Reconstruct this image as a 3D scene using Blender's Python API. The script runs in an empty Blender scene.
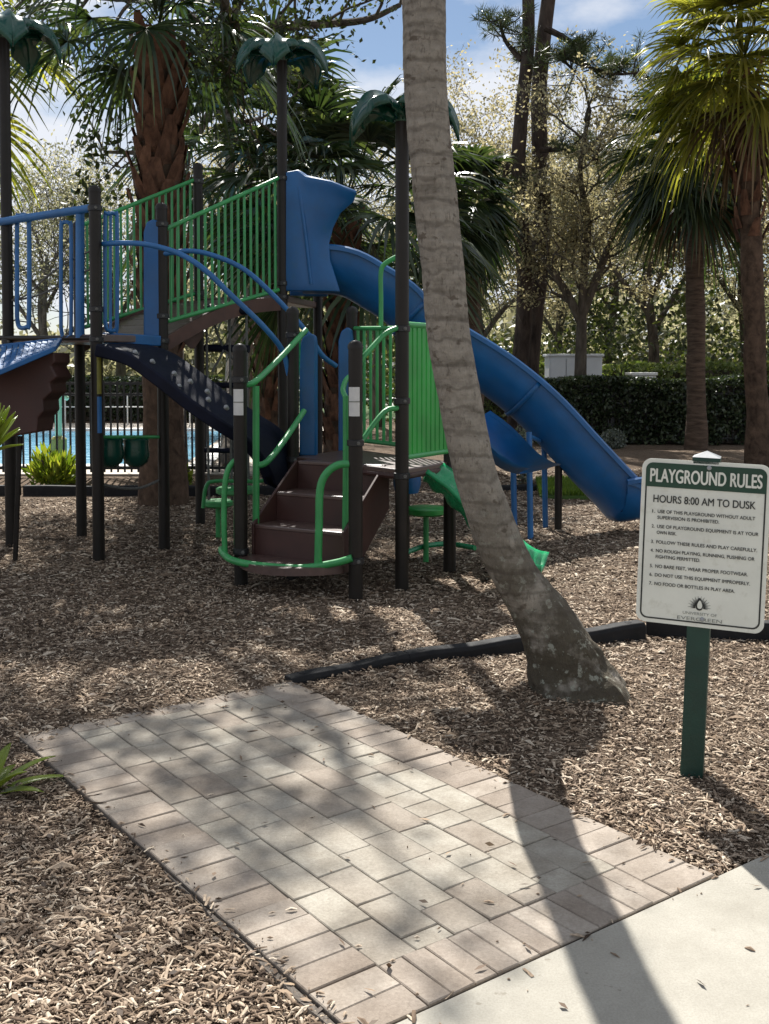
import bpy, math, random
import numpy as np
from mathutils import Vector, Matrix, noise
R = math.radians
V = Vector
rng = random.Random(7)
nrg = np.random.default_rng(11)

scene = bpy.context.scene
COL = scene.collection

# ------------------------------------------------------------------ camera
F, CX, CY, PITCH, CAMH = 1060.0, 384.5, 412.0, R(2.38), 1.5
cp, sp = math.cos(PITCH), math.sin(PITCH)
cam = bpy.data.cameras.new('camera')
cam.sensor_fit = 'VERTICAL'
cam.sensor_height = 36
cam.sensor_width = 36
cam.lens = 36 * F / 1024
cam.shift_y = -(512 - CY) / 1024
cam.clip_end = 2000
camo = bpy.data.objects.new('camera', cam)
camo.location = (0, 0, CAMH)
camo.rotation_euler = (R(90) - PITCH, 0, 0)
COL.objects.link(camo)
scene.camera = camo


def A(px, py, Y):
    u = (px - CX) / F
    v = (CY - py) / F
    dz = v * cp - sp
    dy = cp + v * sp
    t = Y / dy
    return V((u * t, Y, CAMH + dz * t))


def G(px, py, z=0.0):
    u = (px - CX) / F
    v = (CY - py) / F
    dz = v * cp - sp
    dy = cp + v * sp
    t = (z - CAMH) / dz
    return V((u * t, dy * t, z))


def XY(px, Y, z=0.0):
    return V(((px - CX) / F * Y, Y, z))


# ------------------------------------------------------------------ materials
MATS = {}


def new_mat(name):
    m = bpy.data.materials.new(name)
    m.use_nodes = True
    nt = m.node_tree
    b = nt.nodes['Principled BSDF']
    MATS[name] = m
    return m, nt, b


def N(nt, t, **kw):
    n = nt.nodes.new(t)
    for k, v in kw.items():
        if k in n.inputs:
            n.inputs[k].default_value = v
        else:
            setattr(n, k, v)
    return n


def ramp(nt, fac, stops, interp='LINEAR'):
    r = nt.nodes.new('ShaderNodeValToRGB')
    r.color_ramp.interpolation = interp
    els = r.color_ramp.elements
    while len(els) < len(stops):
        els.new(0.5)
    for e, (p, c) in zip(els, stops):
        e.position = p
        e.color = (c[0], c[1], c[2], 1)
    nt.links.new(fac, r.inputs[0])
    return r.outputs[0]


def mixc(nt, fac, a, b, mode='MIX'):
    m = nt.nodes.new('ShaderNodeMix')
    m.data_type = 'RGBA'
    m.blend_type = mode
    for s, val in ((m.inputs[0], fac), (m.inputs[6], a), (m.inputs[7], b)):
        if hasattr(val, 'links') or hasattr(val, 'is_linked'):
            nt.links.new(val, s)
        elif isinstance(val, (int, float)):
            s.default_value = val
        else:
            s.default_value = (*val, 1)
    return m.outputs[2]


def noise_out(nt, scale, detail=4, rough=0.55, vec=None, dist=0.0):
    n = N(nt, 'ShaderNodeTexNoise')
    n.inputs['Scale'].default_value = scale
    n.inputs['Detail'].default_value = detail
    n.inputs['Roughness'].default_value = rough
    n.inputs['Distortion'].default_value = dist
    if vec is None:
        vec = nt.nodes.new('ShaderNodeNewGeometry').outputs['Position']
    nt.links.new(vec, n.inputs['Vector'])
    return n.outputs['Fac']


def bump(nt, b, h, strength, dist=0.01):
    bp = nt.nodes.new('ShaderNodeBump')
    bp.inputs['Strength'].default_value = strength
    bp.inputs['Distance'].default_value = dist
    nt.links.new(h, bp.inputs['Height'])
    nt.links.new(bp.outputs[0], b.inputs['Normal'])


def scaled_vec(nt, s):
    g = nt.nodes.new('ShaderNodeNewGeometry')
    m = nt.nodes.new('ShaderNodeMapping')
    m.inputs['Scale'].default_value = s
    nt.links.new(g.outputs['Position'], m.inputs['Vector'])
    return m.outputs[0]


def solid(name, c, rough=0.5, var=0.25, scale=6, bumpk=0.15, metal=0.0, spec=0.5, dirt=None):
    m, nt, b = new_mat(name)
    f = noise_out(nt, scale, 6, 0.6)
    lo = tuple(x * (1 - var) for x in c)
    hi = tuple(min(1, x * (1 + var)) for x in c)
    col = ramp(nt, f, [(0.3, lo), (0.7, hi)])
    if dirt:
        f2 = noise_out(nt, scale * 2.7, 8, 0.7)
        col = mixc(nt, ramp(nt, f2, [(0.55, (0, 0, 0)), (0.72, (1, 1, 1))]), col, dirt)
    nt.links.new(col, b.inputs['Base Color'])
    rr = N(nt, 'ShaderNodeMapRange')
    rr.inputs['To Min'].default_value = max(0.05, rough - 0.1)
    rr.inputs['To Max'].default_value = min(1, rough + 0.15)
    nt.links.new(noise_out(nt, scale * 4, 4), rr.inputs['Value'])
    nt.links.new(rr.outputs[0], b.inputs['Roughness'])
    b.inputs['Metallic'].default_value = metal
    b.inputs['Specular IOR Level'].default_value = spec
    if bumpk:
        bump(nt, b, noise_out(nt, scale * 12, 4), bumpk, 0.004)
    return m


def leafmat(name, stops, trans=0.4, rough=0.45, tint=(1.5, 1.6, 0.6), scale=0.8):
    m, nt, b = new_mat(name)
    g = nt.nodes.new('ShaderNodeNewGeometry')
    col = ramp(nt, g.outputs['Random Per Island'], stops)
    f = noise_out(nt, scale, 3)
    col = mixc(nt, 0.6, col, ramp(nt, f, [(0.3, (0.45, 0.45, 0.45)), (0.7, (1.0, 1.0, 1.0))]), 'MULTIPLY')
    nt.links.new(col, b.inputs['Base Color'])
    b.inputs['Roughness'].default_value = rough
    b.inputs['Specular IOR Level'].default_value = 0.4
    t = nt.nodes.new('ShaderNodeBsdfTranslucent')
    nt.links.new(mixc(nt, 1.0, col, tint, 'MULTIPLY'), t.inputs['Color'])
    mx = nt.nodes.new('ShaderNodeMixShader')
    mx.inputs[0].default_value = trans
    nt.links.new(b.outputs[0], mx.inputs[1])
    nt.links.new(t.outputs[0], mx.inputs[2])
    nt.links.new(mx.outputs[0], nt.nodes['Material Output'].inputs['Surface'])
    return m


M_post = solid('bronze_post', (0.015, 0.012, 0.0095), 0.42, 0.3, 5, 0.1, spec=0.3)
M_blue = solid('blue_plastic', (0.006, 0.10, 0.29), 0.34, 0.2, 3, 0.12, dirt=(0.014, 0.10, 0.235))
M_bluerail = solid('blue_coated_metal', (0.02, 0.13, 0.34), 0.4, 0.15, 5, 0.05)
M_green = solid('green_coated_metal', (0.04, 0.29, 0.085), 0.36, 0.2, 5, 0.05)
M_greenp = solid('green_plastic', (0.025, 0.30, 0.05), 0.4, 0.2, 4, 0.1)
M_greend = solid('dark_green_plastic', (0.006, 0.06, 0.042), 0.22, 0.25, 4, 0.05)
M_climb = solid('emerald_plastic', (0.015, 0.26, 0.10), 0.25, 0.2, 5, 0.08)
M_brown = solid('brown_coated_metal', (0.055, 0.022, 0.018), 0.5, 0.25, 5, 0.15)
M_deck = solid('deck_vinyl', (0.078, 0.041, 0.034), 0.36, 0.25, 14, 0.2, spec=0.9)
M_navy = solid('navy_plastic', (0.004, 0.006, 0.017), 0.65, 0.3, 6, 0.1, spec=0.2)
M_grip = solid('pale_grip', (0.30, 0.31, 0.32), 0.5, 0.2, 10, 0.1)
M_stick = solid('white_sticker', (0.62, 0.62, 0.6), 0.5, 0.1, 10, 0.0)
M_yell = solid('faded_yellow_strip', (0.22, 0.21, 0.04), 0.5, 0.2, 10, 0.0)
M_rope = solid('grey_rope', (0.12, 0.12, 0.11), 0.9, 0.3, 60, 0.4)
M_border = solid('black_border_plastic', (0.011, 0.011, 0.012), 0.7, 0.4, 7, 0.3, spec=0.25, dirt=(0.022, 0.02, 0.018))
M_fence = solid('black_fence_metal', (0.012, 0.012, 0.013), 0.45, 0.2, 5, 0.0)
M_white = solid('white_paint', (0.72, 0.72, 0.7), 0.5, 0.08, 5, 0.05)
M_cab = solid('pale_cabinet_paint', (0.62, 0.64, 0.66), 0.5, 0.08, 3, 0.05)
M_signw = solid('sign_white', (0.69, 0.70, 0.63), 0.38, 0.07, 7, 0.02, dirt=(0.58, 0.58, 0.5))
M_signg = solid('sign_green', (0.008, 0.045, 0.025), 0.42, 0.15, 9, 0.02)
M_signk = solid('sign_ink', (0.02, 0.022, 0.02), 0.5, 0.2, 20, 0.0)
M_signi = solid('sign_faded_ink', (0.24, 0.25, 0.22), 0.6, 0.2, 20, 0.0)
M_signp = solid('sign_post_green', (0.006, 0.038, 0.026), 0.5, 0.25, 8, 0.3)
M_pgreen = solid('pale_green_paint', (0.35, 0.6, 0.4), 0.5, 0.1, 4, 0.0)
M_wood = solid('bridge_brown', (0.085, 0.042, 0.03), 0.6, 0.3, 8, 0.2)
M_stone = solid('pool_deck_stone', (0.5, 0.44, 0.37), 0.8, 0.15, 5, 0.2)


def bark(name, stops, sx=(1, 1, 1), scale=8, bk=0.8, bd=0.03, rough=0.9):
    m, nt, b = new_mat(name)
    v = scaled_vec(nt, sx)
    f = noise_out(nt, scale, 8, 0.65, v, 0.4)
    nt.links.new(ramp(nt, f, stops), b.inputs['Base Color'])
    b.inputs['Roughness'].default_value = rough
    b.inputs['Specular IOR Level'].default_value = 0.15
    bump(nt, b, f, bk, bd)
    return m


M_oakbark = bark('oak_bark', [(0.3, (0.035, 0.028, 0.022)), (0.7, (0.15, 0.125, 0.1))], (1, 1, 0.3), 9)
M_pinebark = bark('pine_bark', [(0.3, (0.018, 0.014, 0.012)), (0.7, (0.095, 0.07, 0.057))], (1, 1, 0.3), 7)
M_palmbark = bark('palm_bark', [(0.3, (0.035, 0.024, 0.017)), (0.7, (0.14, 0.092, 0.064))], (1, 1, 0.8), 9)
M_boot = bark('palm_boot', [(0.3, (0.04, 0.021, 0.015)), (0.7, (0.20, 0.105, 0.066))], (1, 1, 0.5), 10)
M_rbark = bark('smooth_palm_bark', [(0.3, (0.038, 0.027, 0.02)), (0.7, (0.15, 0.105, 0.077))], (0.5, 0.5, 2.5), 7)

# leaning trunk: grey, ring scars, lichen towards the ground
m, nt, b = new_mat('grey_palm_trunk')
f1 = noise_out(nt, 26, 8, 0.65)
f2 = noise_out(nt, 5, 5, 0.6, scaled_vec(nt, (0.5, 0.5, 5)))
c = mixc(nt, 0.5, ramp(nt, f1, [(0.3, (0.12, 0.106, 0.088)), (0.7, (0.41, 0.372, 0.315))]),
         ramp(nt, f2, [(0.34, (0.16, 0.141, 0.116)), (0.44, (0.30, 0.27, 0.228)), (0.7, (0.42, 0.382, 0.325))]))
f4 = noise_out(nt, 14, 3, 0.5, scaled_vec(nt, (1, 1, 1.6)))
c = mixc(nt, ramp(nt, f4, [(0.62, (0, 0, 0)), (0.68, (0.75, 0.75, 0.75))]), c, (0.10, 0.078, 0.06))
g = nt.nodes.new('ShaderNodeNewGeometry')
sx = nt.nodes.new('ShaderNodeSeparateXYZ')
nt.links.new(g.outputs['Position'], sx.inputs[0])
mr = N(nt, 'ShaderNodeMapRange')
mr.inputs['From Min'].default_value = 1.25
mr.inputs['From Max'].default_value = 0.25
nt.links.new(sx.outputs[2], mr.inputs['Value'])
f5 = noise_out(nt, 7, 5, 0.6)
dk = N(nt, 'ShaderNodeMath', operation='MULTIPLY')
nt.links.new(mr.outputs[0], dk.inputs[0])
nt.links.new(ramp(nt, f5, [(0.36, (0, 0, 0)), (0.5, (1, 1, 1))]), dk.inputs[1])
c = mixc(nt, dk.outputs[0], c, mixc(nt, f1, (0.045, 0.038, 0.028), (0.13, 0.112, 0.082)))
lic = N(nt, 'ShaderNodeMath', operation='MULTIPLY')
nt.links.new(mr.outputs[0], lic.inputs[0])
nt.links.new(ramp(nt, noise_out(nt, 24, 8, 0.66), [(0.57, (0, 0, 0)), (0.62, (0.9, 0.9, 0.9))]), lic.inputs[1])
c = mixc(nt, lic.outputs[0], c, (0.33, 0.335, 0.28))
wv_ = nt.nodes.new('ShaderNodeTexWave')
wv_.wave_type = 'BANDS'
wv_.bands_direction = 'Z'
wv_.inputs['Scale'].default_value = 3.1
wv_.inputs['Distortion'].default_value = 3.6
wv_.inputs['Detail'].default_value = 4
wv_.inputs['Detail Scale'].default_value = 2.5
nt.links.new(g.outputs['Position'], wv_.inputs['Vector'])
ringf = ramp(nt, wv_.outputs['Fac'], [(0.0, (0.4, 0.4, 0.4)), (0.16, (0, 0, 0))])
c = mixc(nt, ringf, c, (0.07, 0.056, 0.044))
f8 = noise_out(nt, 55, 6, 0.7, scaled_vec(nt, (1, 1, 0.35)))
c = mixc(nt, ramp(nt, f8, [(0.56, (0, 0, 0)), (0.66, (0.6, 0.6, 0.6))]), c, (0.085, 0.07, 0.055))
nt.links.new(c, b.inputs['Base Color'])
b.inputs['Roughness'].default_value = 0.92
b.inputs['Specular IOR Level'].default_value = 0.15
bump(nt, b, mixc(nt, 0.5, mixc(nt, 0.4, f1, f2), f8), 1.0, 0.035)
M_lean = m

# ground
m, nt, b = new_mat('mulch_ground')
fa = noise_out(nt, 70, 6, 0.7, scaled_vec(nt, (1, 1, 1)), 1.0)
fb = noise_out(nt, 1.4, 4)
c = ramp(nt, fa, [(0.32, (0.07, 0.048, 0.034)), (0.5, (0.2, 0.148, 0.107)), (0.68, (0.42, 0.33, 0.245))])
c = mixc(nt, 0.5, c, ramp(nt, fb, [(0.3, (0.6, 0.56, 0.52)), (0.7, (1, 1, 1))]), 'MULTIPLY')
nt.links.new(c, b.inputs['Base Color'])
b.inputs['Roughness'].default_value = 0.95
b.inputs['Specular IOR Level'].default_value = 0.1
bump(nt, b, fa, 1.0, 0.03)
M_ground = m

m, nt, b = new_mat('mulch_chip')
g = nt.nodes.new('ShaderNodeNewGeometry')
c = ramp(nt, g.outputs['Random Per Island'], [(0.0, (0.05, 0.033, 0.023)), (0.25, (0.17, 0.122, 0.086)), (0.58, (0.36, 0.278, 0.205)), (0.87, (0.58, 0.48, 0.37)), (1.0, (0.78, 0.69, 0.56))])
c = mixc(nt, 0.6, c, ramp(nt, noise_out(nt, 130, 4), [(0.3, (0.45, 0.43, 0.41)), (0.7, (1.1, 1.08, 1.05))]), 'MULTIPLY')
c = mixc(nt, 0.6, c, ramp(nt, noise_out(nt, 2.3, 5, 0.65), [(0.34, (0.68, 0.62, 0.57)), (0.65, (1, 1, 1))]), 'MULTIPLY')
nt.links.new(c, b.inputs['Base Color'])
b.inputs['Roughness'].default_value = 0.85
b.inputs['Specular IOR Level'].default_value = 0.2
M_chip = m

m, nt, b = new_mat('joint_sand')
f = noise_out(nt, 160, 4)
nt.links.new(ramp(nt, f, [(0.3, (0.06, 0.05, 0.042)), (0.7, (0.17, 0.145, 0.12))]), b.inputs['Base Color'])
b.inputs['Roughness'].default_value = 1
M_sand = m


def pavermat(name, stops):
    m, nt, b = new_mat(name)
    g = nt.nodes.new('ShaderNodeNewGeometry')
    c = ramp(nt, g.outputs['Random Per Island'], stops)
    c = mixc(nt, 0.75, c, ramp(nt, noise_out(nt, 110, 6, 0.75), [(0.3, (0.62, 0.6, 0.58)), (0.7, (1.12, 1.12, 1.1))]), 'MULTIPLY')
    c = mixc(nt, 0.85, c, ramp(nt, noise_out(nt, 7, 5, 0.6), [(0.34, (0.68, 0.65, 0.62)), (0.62, (1, 1, 1))]), 'MULTIPLY')
    c = mixc(nt, ramp(nt, noise_out(nt, 4.4, 6, 0.65), [(0.54, (0, 0, 0)), (0.72, (0.4, 0.4, 0.4))]), c, (0.2, 0.168, 0.138))
    nt.links.new(c, b.inputs['Base Color'])
    b.inputs['Roughness'].default_value = 0.88
    b.inputs['Specular IOR Level'].default_value = 0.25
    bump(nt, b, noise_out(nt, 180, 6, 0.7), 0.5, 0.004)
    return m


M_paver = pavermat('grey_paver', [(0, (0.315, 0.27, 0.225)), (0.3, (0.355, 0.32, 0.27)), (0.7, (0.39, 0.36, 0.306)), (1, (0.44, 0.41, 0.35))])
M_brick = pavermat('tan_brick_paver', [(0, (0.32, 0.27, 0.225)), (0.5, (0.375, 0.323, 0.273)), (1, (0.43, 0.38, 0.325))])

m, nt, b = new_mat('concrete')
c = ramp(nt, noise_out(nt, 4, 8, 0.7), [(0.3, (0.305, 0.285, 0.24)), (0.7, (0.395, 0.372, 0.318))])
c = mixc(nt, 0.7, c, ramp(nt, noise_out(nt, 170, 5, 0.7), [(0.25, (0.7, 0.69, 0.67)), (0.6, (1.05, 1.05, 1.05))]), 'MULTIPLY')
c = mixc(nt, ramp(nt, noise_out(nt, 26, 3, 0.5), [(0.70, (0, 0, 0)), (0.74, (0.6, 0.6, 0.6))]), c, (0.2, 0.17, 0.13))
c = mixc(nt, ramp(nt, noise_out(nt, 2.6, 8, 0.7), [(0.48, (0, 0, 0)), (0.7, (0.45, 0.45, 0.45))]), c, (0.22, 0.20, 0.16))
nt.links.new(c, b.inputs['Base Color'])
b.inputs['Roughness'].default_value = 0.9
bump(nt, b, mixc(nt, 0.5, noise_out(nt, 140, 6, 0.75), noise_out(nt, 20, 3, 0.6, scaled_vec(nt, (14, 1, 1)))), 0.45, 0.004)
M_conc = m

m, nt, b = new_mat('pool_water')
b.inputs['Base Color'].default_value = (0.22, 0.55, 0.78, 1)
b.inputs['Roughness'].default_value = 0.08
bump(nt, b, noise_out(nt, 2.5, 4, 0.5, None, 0.8), 0.35, 0.05)
M_water = m

M_lawn = solid('lawn_soil', (0.06, 0.11, 0.02), 0.9, 0.4, 3, 0.6)
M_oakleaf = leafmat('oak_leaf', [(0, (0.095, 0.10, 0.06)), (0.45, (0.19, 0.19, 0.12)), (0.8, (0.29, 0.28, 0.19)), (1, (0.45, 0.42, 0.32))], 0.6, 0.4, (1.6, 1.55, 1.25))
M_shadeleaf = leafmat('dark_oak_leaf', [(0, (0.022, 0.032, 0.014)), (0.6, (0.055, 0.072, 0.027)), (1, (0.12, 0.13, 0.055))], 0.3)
M_paleleaf = leafmat('pale_spring_leaf', [(0, (0.15, 0.14, 0.09)), (0.5, (0.27, 0.25, 0.165)), (1, (0.41, 0.375, 0.27))], 0.6, 0.5, (1.7, 1.6, 1.2))
M_hedge = leafmat('hedge_leaf', [(0, (0.02, 0.032, 0.016)), (0.6, (0.05, 0.075, 0.035)), (1, (0.13, 0.16, 0.09))], 0.2, 0.35)
M_hedge2 = leafmat('bright_hedge_leaf', [(0, (0.07, 0.10, 0.03)), (0.6, (0.15, 0.2, 0.07)), (1, (0.28, 0.3, 0.14))], 0.35, 0.4)
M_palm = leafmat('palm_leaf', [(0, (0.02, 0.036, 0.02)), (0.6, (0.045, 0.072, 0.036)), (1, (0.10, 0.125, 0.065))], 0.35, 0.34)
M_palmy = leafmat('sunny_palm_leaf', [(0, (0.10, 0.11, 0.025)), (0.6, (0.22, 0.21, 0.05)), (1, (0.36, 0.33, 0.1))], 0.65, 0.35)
M_dead = leafmat('dead_frond', [(0, (0.06, 0.038, 0.02)), (0.6, (0.15, 0.10, 0.055)), (1, (0.28, 0.20, 0.12))], 0.3, 0.7, (1.1, 1.0, 0.8))
M_needle = leafmat('pine_needle', [(0, (0.03, 0.045, 0.02)), (0.6, (0.075, 0.1, 0.04)), (1, (0.14, 0.15, 0.075))], 0.25, 0.4)
M_lime = leafmat('lime_leaf', [(0, (0.12, 0.2, 0.02)), (0.5, (0.24, 0.33, 0.04)), (1, (0.4, 0.42, 0.07))], 0.4, 0.35, (1.3, 1.3, 0.6), 3)
M_grey = leafmat('silver_leaf', [(0, (0.09, 0.11, 0.09)), (0.6, (0.2, 0.23, 0.2)), (1, (0.36, 0.38, 0.34))], 0.2, 0.5)
M_grass = leafmat('grass_blade', [(0, (0.08, 0.15, 0.02)), (0.6, (0.16, 0.26, 0.035)), (1, (0.28, 0.36, 0.07))], 0.4, 0.5)


# ------------------------------------------------------------------ mesh tools
def catmull(pts, k=6):
    pts = [V(p) for p in pts]
    if len(pts) < 3:
        return pts
    P = [pts[0] * 2 - pts[1]] + pts + [pts[-1] * 2 - pts[-2]]
    out = []
    for i in range(1, len(P) - 2):
        p0, p1, p2, p3 = P[i - 1:i + 3]
        for j in range(k):
            t = j / k
            out.append(0.5 * ((2 * p1) + (p2 - p0) * t + (2 * p0 - 5 * p1 + 4 * p2 - p3) * t * t + (3 * p1 - p0 - 3 * p2 + p3) * t ** 3))
    out.append(pts[-1])
    return out


class MB:
    def __init__(s):
        s.v, s.f = [], []

    def quad(s, *pts):
        b = len(s.v)
        s.v += [tuple(p) for p in pts]
        s.f.append(tuple(range(b, b + len(pts))))
        return s

    def grid(s, rows, close_u=False, close_v=False):
        b = len(s.v)
        n = len(rows[0])
        for r in rows:
            s.v += [tuple(p) for p in r]
        for i in range(len(rows) - (0 if close_v else 1)):
            i2 = (i + 1) % len(rows)
            for j in range(n - (0 if close_u else 1)):
                j2 = (j + 1) % n
                s.f.append((b + i * n + j, b + i * n + j2, b + i2 * n + j2, b + i2 * n + j))
        return b, n

    def tube(s, pts, r, n=8, smooth=0, caps=True):
        pts = [V(p) for p in pts]
        rr = list(r) if isinstance(r, (list, tuple)) else None
        if smooth:
            if rr:
                m = len(pts)
                pts2 = catmull(pts, smooth)
                rr = [float(np.interp(i / (len(pts2) - 1) * (m - 1), range(m), rr)) for i in range(len(pts2))]
                pts = pts2
            else:
                pts = catmull(pts, smooth)
        if rr is None:
            rr = [r] * len(pts)
        d = (pts[1] - pts[0]).normalized()
        up = V((0, 0, 1)) if abs(d.z) < 0.9 else V((1, 0, 0))
        nrm = d.cross(up).normalized()
        rows = []
        for i, p in enumerate(pts):
            t = (pts[min(i + 1, len(pts) - 1)] - pts[max(i - 1, 0)])
            if t.length < 1e-9:
                t = d.copy()
            t.normalize()
            nrm = (nrm - t * nrm.dot(t)).normalized()
            bn = t.cross(nrm)
            rows.append([p + (nrm * math.cos(a) + bn * math.sin(a)) * rr[i] for a in (2 * math.pi * k / n for k in range(n))])
        b, _ = s.grid(rows, close_u=True)
        if caps:
            s.f.append(tuple(b + k for k in reversed(range(n))))
            e = b + (len(rows) - 1) * n
            s.f.append(tuple(e + k for k in range(n)))
        return s

    def box(s, c, size, rot=None):
        x, y, z = (k / 2 for k in size)
        pts = [V((a, bb, cc)) for a in (-x, x) for bb in (-y, y) for cc in (-z, z)]
        if rot is not None:
            mt = rot if isinstance(rot, Matrix) else Matrix.Rotation(rot, 3, 'Z')
            pts = [mt @ p for p in pts]
        b = len(s.v)
        s.v += [tuple(p + V(c)) for p in pts]
        for f in ((0, 1, 3, 2), (4, 6, 7, 5), (0, 4, 5, 1), (2, 3, 7, 6), (0, 2, 6, 4), (1, 5, 7, 3)):
            s.f.append(tuple(b + i for i in f))
        return s

    def beam(s, p, q, w, h, up=V((0, 0, 1))):
        p, q = V(p), V(q)
        d = (q - p).normalized()
        sd = d.cross(up).normalized()
        u = sd.cross(d)
        rows = [[o + sd * a * w / 2 + u * c * h / 2 for a, c in ((-1, -1), (1, -1), (1, 1), (-1, 1))] for o in (p, q)]
        b, n = s.grid(rows, close_u=True)
        s.f += [(b + 3, b + 2, b + 1, b), (b + 4, b + 5, b + 6, b + 7)]
        return s

    def prism(s, outline, ext):
        """polygon of 3-D points pushed along vector ext"""
        ext = V(ext)
        n = len(outline)
        b = len(s.v)
        s.v += [tuple(p) for p in outline] + [tuple(V(p) + ext) for p in outline]
        s.f.append(tuple(range(b + n - 1, b - 1, -1)))
        s.f.append(tuple(range(b + n, b + 2 * n)))
        for i in range(n):
            j = (i + 1) % n
            s.f.append((b + i, b + j, b + n + j, b + n + i))
        return s

    def lathe(s, c, prof, n=16, axis=None):
        c = V(c)
        mt = Matrix.Identity(3) if axis is None else V((0, 0, 1)).rotation_difference(V(axis)).to_matrix()
        rows = []
        for r, z in prof:
            rows.append([c + mt @ V((r * math.cos(a), r * math.sin(a), z)) for a in (2 * math.pi * k / n for k in range(n))])
        s.grid(rows, close_u=True)
        return s

    def build(s, name, mat, parent=None, smooth=True, bevel=0, label=None, solidify=0):
        me = bpy.data.meshes.new(name)
        me.from_pydata(s.v, [], s.f)
        me.materials.append(mat)
        import bmesh
        bm = bmesh.new()
        bm.from_mesh(me)
        bmesh.ops.recalc_face_normals(bm, faces=bm.faces)
        bm.to_mesh(me)
        bm.free()
        o = bpy.data.objects.new(name, me)
        COL.objects.link(o)
        if parent is not None:
            root = parent
            while root.parent:
                root = root.parent
            off = root.matrix_basis.translation.copy() if not root.get('local') else V((0, 0, 0))
            if off.length:
                me.transform(Matrix.Translation(-off))
            o.parent = parent
        if smooth:
            me.polygons.foreach_set('use_smooth', [True] * len(me.polygons))
            me.set_sharp_from_angle(angle=R(38))
        if solidify:
            md = o.modifiers.new('thickness', 'SOLIDIFY')
            md.thickness = solidify
            md.offset = 0
        if bevel:
            md = o.modifiers.new('edge', 'BEVEL')
            md.width = bevel
            md.segments = 2
            md.limit_method = 'ANGLE'
        if label:
            o['label'] = label
        return o


def np_mesh(name, verts, faces, mat, parent=None, offset=None, smooth=False):
    """verts (n,3), faces (m,k)"""
    me = bpy.data.meshes.new(name)
    verts = np.asarray(verts, dtype=np.float32)
    faces = np.asarray(faces, dtype=np.int32)
    if parent is not None and offset is None:
        root = parent
        while root.parent:
            root = root.parent
        verts = verts - np.array(root.location, dtype=np.float32)
    k = faces.shape[1]
    me.vertices.add(len(verts))
    me.vertices.foreach_set('co', verts.ravel())
    me.loops.add(faces.size)
    me.loops.foreach_set('vertex_index', faces.ravel())
    me.polygons.add(len(faces))
    me.polygons.foreach_set('loop_start', np.arange(0, faces.size, k, dtype=np.int32))
    me.update(calc_edges=True)
    me.validate()
    if smooth:
        me.polygons.foreach_set('use_smooth', [True] * len(me.polygons))
    me.materials.append(mat)
    o = bpy.data.objects.new(name, me)
    COL.objects.link(o)
    if parent is not None:
        o.parent = parent
    return o


def thing(name, label, cat, loc=(0, 0, 0), group=None, rot=None):
    o = bpy.data.objects.new(name, None)
    o.empty_display_size = 0.2
    COL.objects.link(o)
    o.location = loc
    o['label'] = label
    o['category'] = cat
    if group:
        o['group'] = group
    if rot:
        o.rotation_euler = rot
        o['local'] = 1
    return o


def tag(o, label, cat, group=None):
    o['label'] = label
    o['category'] = cat
    if group:
        o['group'] = group
    return o


def struct(o, kind='structure', label=None):
    o['kind'] = kind
    if label:
        o['label'] = label
    return o


def dup(root, loc, label, rotz=0, scale=1, group=None):
    c = root.copy()
    COL.objects.link(c)
    c.location = loc
    c.rotation_euler = (0, 0, rotz)
    c.scale = (scale,) * 3
    c['label'] = label
    if group:
        c['group'] = group
    for ch in list(root.children):
        d = ch.copy()
        COL.objects.link(d)
        d.parent = c
        for gch in ch.children:
            e = gch.copy()
            COL.objects.link(e)
            e.parent = d
    return c


def leaf_arrays(cen, length, width, flat=0.0, rg=nrg, dirs=None):
    """rhombus leaves with a slight fold; cen (n,3)"""
    n = len(cen)
    a = rg.normal(size=(n, 3)) if dirs is None else dirs + rg.normal(size=(n, 3)) * 0.25
    a /= np.linalg.norm(a, axis=1)[:, None]
    t = rg.normal(size=(n, 3))
    t[:, 2] += flat
    t -= (t * a).sum(1)[:, None] * a
    t /= np.linalg.norm(t, axis=1)[:, None]
    b = np.cross(t, a)
    L = (length * rg.uniform(0.65, 1.25, n))[:, None]
    W = (width * rg.uniform(0.65, 1.25, n))[:, None]
    p0 = cen - a * L / 2
    p2 = cen + a * L / 2
    p1 = cen + b * W / 2 + t * W * 0.12 - a * L * 0.05
    p3 = cen - b * W / 2 + t * W * 0.12 - a * L * 0.05
    v = np.stack([p0, p1, p2, p3], 1).reshape(-1, 3)
    f = np.arange(4 * n).reshape(n, 4)
    return v, f


# ------------------------------------------------------------------ path frame
C0 = G(715, 882)
E2 = V((-0.806, -0.592, 0)).normalized()          # along the near edge, to the left
E1 = V((E2.y, -E2.x, 0)).normalized()             # away from the camera
if E1.y < 0:
    E1 = -E1
PW, PL = 1.27, 2.38
PZ = 0.022


def pth(u, w, z=0.0):
    """u along E2 (0..PW), w along E1 (0..PL)"""
    p = C0 + E2 * u + E1 * w
    return V((p.x, p.y, z))


def path_uw(x, y):
    dx, dy = x - C0.x, y - C0.y
    return dx * E2.x + dy * E2.y, dx * E1.x + dy * E1.y


def gh(x, y):
    """mulch height"""
    h = 0.020 * noise.noise(V((x * 1.3, y * 1.3, 0.3))) + 0.012 * noise.noise(V((x * 4, y * 4, 5.1)))
    u, w = path_uw(x, y)
    du = max(-u, u - PW, 0)
    dw = max(-w, w - PL, 0)
    d = math.hypot(du, dw)
    if w < 0:
        d = min(d, -0.001)
    k = max(0.0, min(1.0, d / 0.25))
    h = h * (0.25 + 0.75 * k) + 0.012 * (k)
    if d <= 0.0:
        h = -0.03
    # small mound round the leaning trunk
    dt = math.hypot(x - 0.87, y - 4.75)
    h += 0.065 * math.exp(-(dt / 0.45) ** 2)
    return h


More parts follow.
